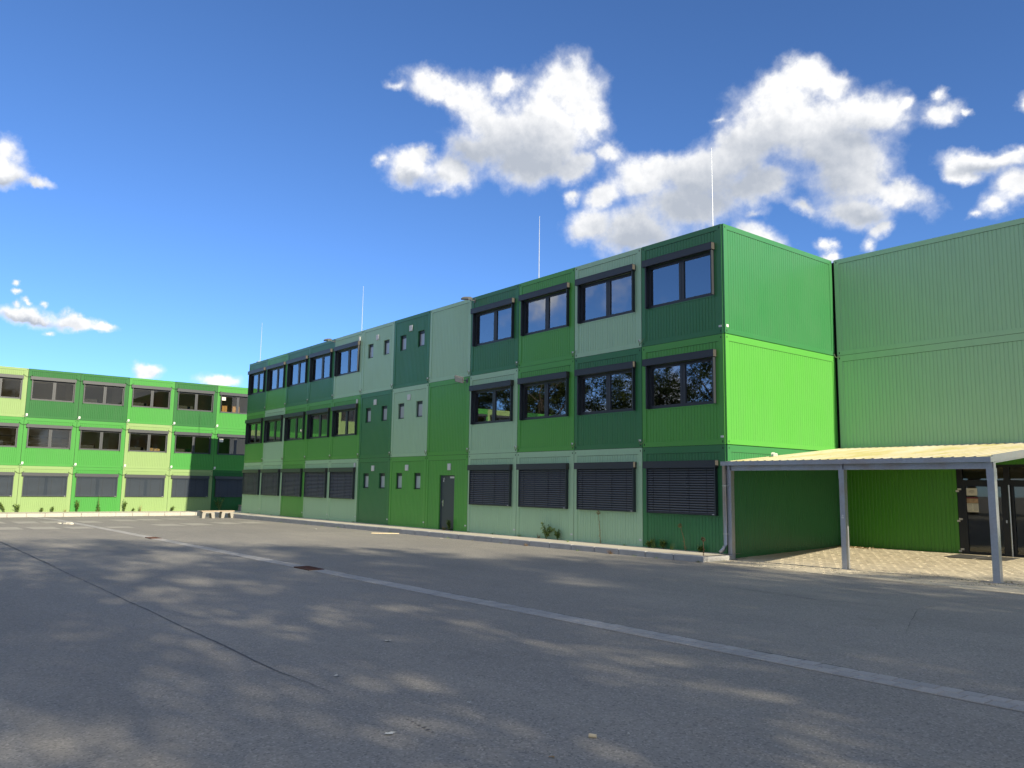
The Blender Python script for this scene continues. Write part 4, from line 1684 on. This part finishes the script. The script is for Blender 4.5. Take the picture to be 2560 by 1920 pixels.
for k, (x, y, s, lab, mt) in enumerate((
        (4.58, -12.04, .06, 'pale curled leaf on the asphalt, centre left, farthest', 'pebble_pale'),
        (5.74, -13.21, .05, 'pale leaf lying on the shaded asphalt left of the tar seam end', 'pebble_pale'),
        (7.45, -13.67, .055, 'white feather-like leaf on the asphalt near the bottom edge', 'white_paper'),
        (7.11, -12.78, .022, 'small white speck of leaf on the asphalt, bottom centre', 'white_paper'),
        (8.44, -13.11, .028, 'small orange-brown leaf at the bottom edge, centre', 'leaf_dry'),
        (8.38, -12.38, .018, 'tiny pale leaf scrap right of the cork', 'pebble_pale'),
        (-13.65, -1.6, .10, 'pale leaf lying near the kerb before the grey door', 'stick_pale'),
        (-12.55, -1.5, .10, 'pale leaf near the kerb right of the wooden stick', 'pebble_pale'),
        (-10.2, -1.55, .09, 'pale leaf at the kerb below the shutters', 'pebble_pale'),
        (-17.6, -2.6, .10, 'white scrap on the sunlit asphalt left of the stick', 'white_paper'))):
    fallen_leaf((x, y, gz(x) + .003), s, lab, mt, 100 + k)
m = MB()
m.tube([(0, 0, 0), (.05, .005, 0)], [.013, .012], 10)
o = place('cork', m.mesh('cork', ['stick_pale']), None, (8.28, -12.65, gz(8.3) + .014), (0, 0, .5))
tag(o, 'small pale cork-like stub lying on the asphalt near the bottom', 'litter')
m = MB()
m.bevbox(-.5, .5, -.04, .04, 0, .025, .01)
o = place('wooden_stick', m.mesh('wooden_stick', ['stick_pale']), None, (-13.65, -1.72, gz(-13.6) + .003), (0, 0, .9))
tag(o, 'pale wooden stick on the sunlit asphalt before the kerb', 'stick')
m = MB()
rr = random.Random(9)
for k in range(7):
    x, y, s = rr.uniform(-.6, .5), rr.uniform(-.12, .12), rr.uniform(.06, .16)
    m.bevbox(x - s, x + s, y - s * .6, y + s * .6, 0, s * .6, s * .25)
o = place('rubble_heap', m.mesh('rubble_heap', ['pebble_pale']), None, (-26.2, -9.85, gz(-26.2)), (0, 0, .4))
tag(o, 'pale heap of rubble on the gutter near the left building', 'rubble')
m = MB()
r = random.Random(44)
for k in range(170):
    x = abs(r.gauss(0, .55)) + .1
    y = 5.05 - abs(r.gauss(0, .16))
    z = pave_z(x, y) + r.uniform(.012, .03)
    a = r.uniform(0, 6.28)
    s = r.uniform(.02, .045)
    m.quad((x + s * math.cos(a), y + s * math.sin(a), z), (x - s * .5 * math.sin(a), y + s * .5 * math.cos(a), z + r.uniform(0, .02)),
           (x - s * math.cos(a), y - s * math.sin(a), z), (x + s * .5 * math.sin(a), y - s * .5 * math.cos(a), z + r.uniform(0, .02)), r.randrange(2))
o = place('leaf_litter', m.mesh('leaf_litter', ['stick_pale', 'leaf_dry']))
tag(o, 'dry leaves blown into the corner under the canopy', 'leaf litter', kind='stuff')


# ------------------------------------------------------------------ trees round the courtyard
def tree_meshes(seed, h, rad, base, clusters, per):
    r = random.Random(seed)
    tr = MB()
    tips = []

    def limb(p, d, ln, rr, lev):
        pts, rs = [p], [rr]
        n = 4
        for i in range(n):
            d = (d + Vector((r.uniform(-.2, .2), r.uniform(-.2, .2), r.uniform(-.05, .16)))).normalized()
            p = p + d * ln / n
            pts.append(p)
            rs.append(rr * (1 - .6 * (i + 1) / n))
        tr.tube([tuple(q) for q in pts], rs, 6 if lev else 9, cap=False)
        if lev < 2:
            for k in range(5 if lev == 0 else 3):
                i = r.randrange(1, n + 1)
                a = r.uniform(0, 6.283)
                nd = (d * .5 + Vector((math.cos(a), math.sin(a), r.uniform(.1, .7)))).normalized()
                limb(pts[i], nd, ln * r.uniform(.4, .6), rs[i] * .7, lev + 1)
        else:
            tips.append(p)
    limb(Vector((0, 0, -.3)), Vector((0, 0, 1)), h * .62, h * .022, 0)
    lf = MB()
    cz = (h + base) / 2
    rz = (h - base) / 2
    cen = []
    while len(cen) < clusters:
        v = Vector((r.gauss(0, 1), r.gauss(0, 1), r.gauss(0, 1))).normalized() * (r.random() ** .35)
        k = 1 + .22 * math.sin(3 * math.atan2(v.y, v.x) + seed) + .12 * math.sin(7 * v.z + seed)
        cen.append(Vector((v.x * rad * k, v.y * rad * k, cz + v.z * rz)))
    for c in cen:
        cr = r.uniform(.35, .95) * rad * .22
        for j in range(per):
            q = Vector((r.gauss(0, .5), r.gauss(0, .5), r.gauss(0, .38))) * cr
            d = Vector((r.uniform(-1, 1), r.uniform(-1, 1), r.uniform(-.7, .5)))
            s = r.uniform(.7, 1.25)
            leaf(lf, c + q, d, Vector((r.uniform(-.6, .6), r.uniform(-.6, .6), 1)), .24 * s, .15 * s, 0)
    return tr.mesh('trunk', ['bark']), lf.mesh('crown', ['tree_leaf'])


TREES = [tree_meshes(s, 20, 4.8, 3.5, 310, 78) for s in (5, 11)]
TREES += [tree_meshes(31, 16, 5.0, 2.0, 290, 78)]
TREES += [tree_meshes(47, 20, 4.9, 3.5, 255, 78)]


def tree(loc, var, sc, rot, label, group):
    t = empty('deciduous_tree', loc, rot)
    tag(t, label, 'tree', group)
    place('trunk', TREES[var][0], t, scale=sc)
    place('crown', TREES[var][1], t, scale=sc)


SHADE = [(27.0, -2.3, 2, (.72, .72, .84)), (27.5, -7.0, 0, (.80, .80, .82)), (28.5, -11.6, 1, (1, 1, .97)), (27.0, -17.2, 3, (1, 1, 1.0)),
         (28.0, -23.5, 3, (1, 1, 1)), (27.0, -29.5, 0, (1, 1, .95)), (35.0, -6.5, 1, (.75, .75, .98))]
for k, (x, y, v, s) in enumerate(SHADE):
    tree((x, y, gz(x)), v, s, k * 1.3, 'tall leafy tree right of the picture, casting the dappled shade on the asphalt', 'trees shading the courtyard')
REFL = [(-84, -52, 1, 1.1), (-76, -47, 0, 1.1), (-68, -50, 1, 1.05), (-60, -46, 0, 1.0), (-52, -50, 2, 1.2), (-45, -47, 0, .90), (-38, -50, 2, 1.15), (-31, -46, 1, .92), (-24, -49, 2, 1.1), (-17, -46, 0, .9), (-10, -49, 2, 1.12), (-2, -46, 1, .9), (6, -49, 2, 1.1)]
for k, (x, y, v, s) in enumerate(REFL):
    tree((x, y, gz(x)), v, s, k * 2.1, 'leafy tree opposite the long building, mirrored in its middle windows', 'trees mirrored in the windows')
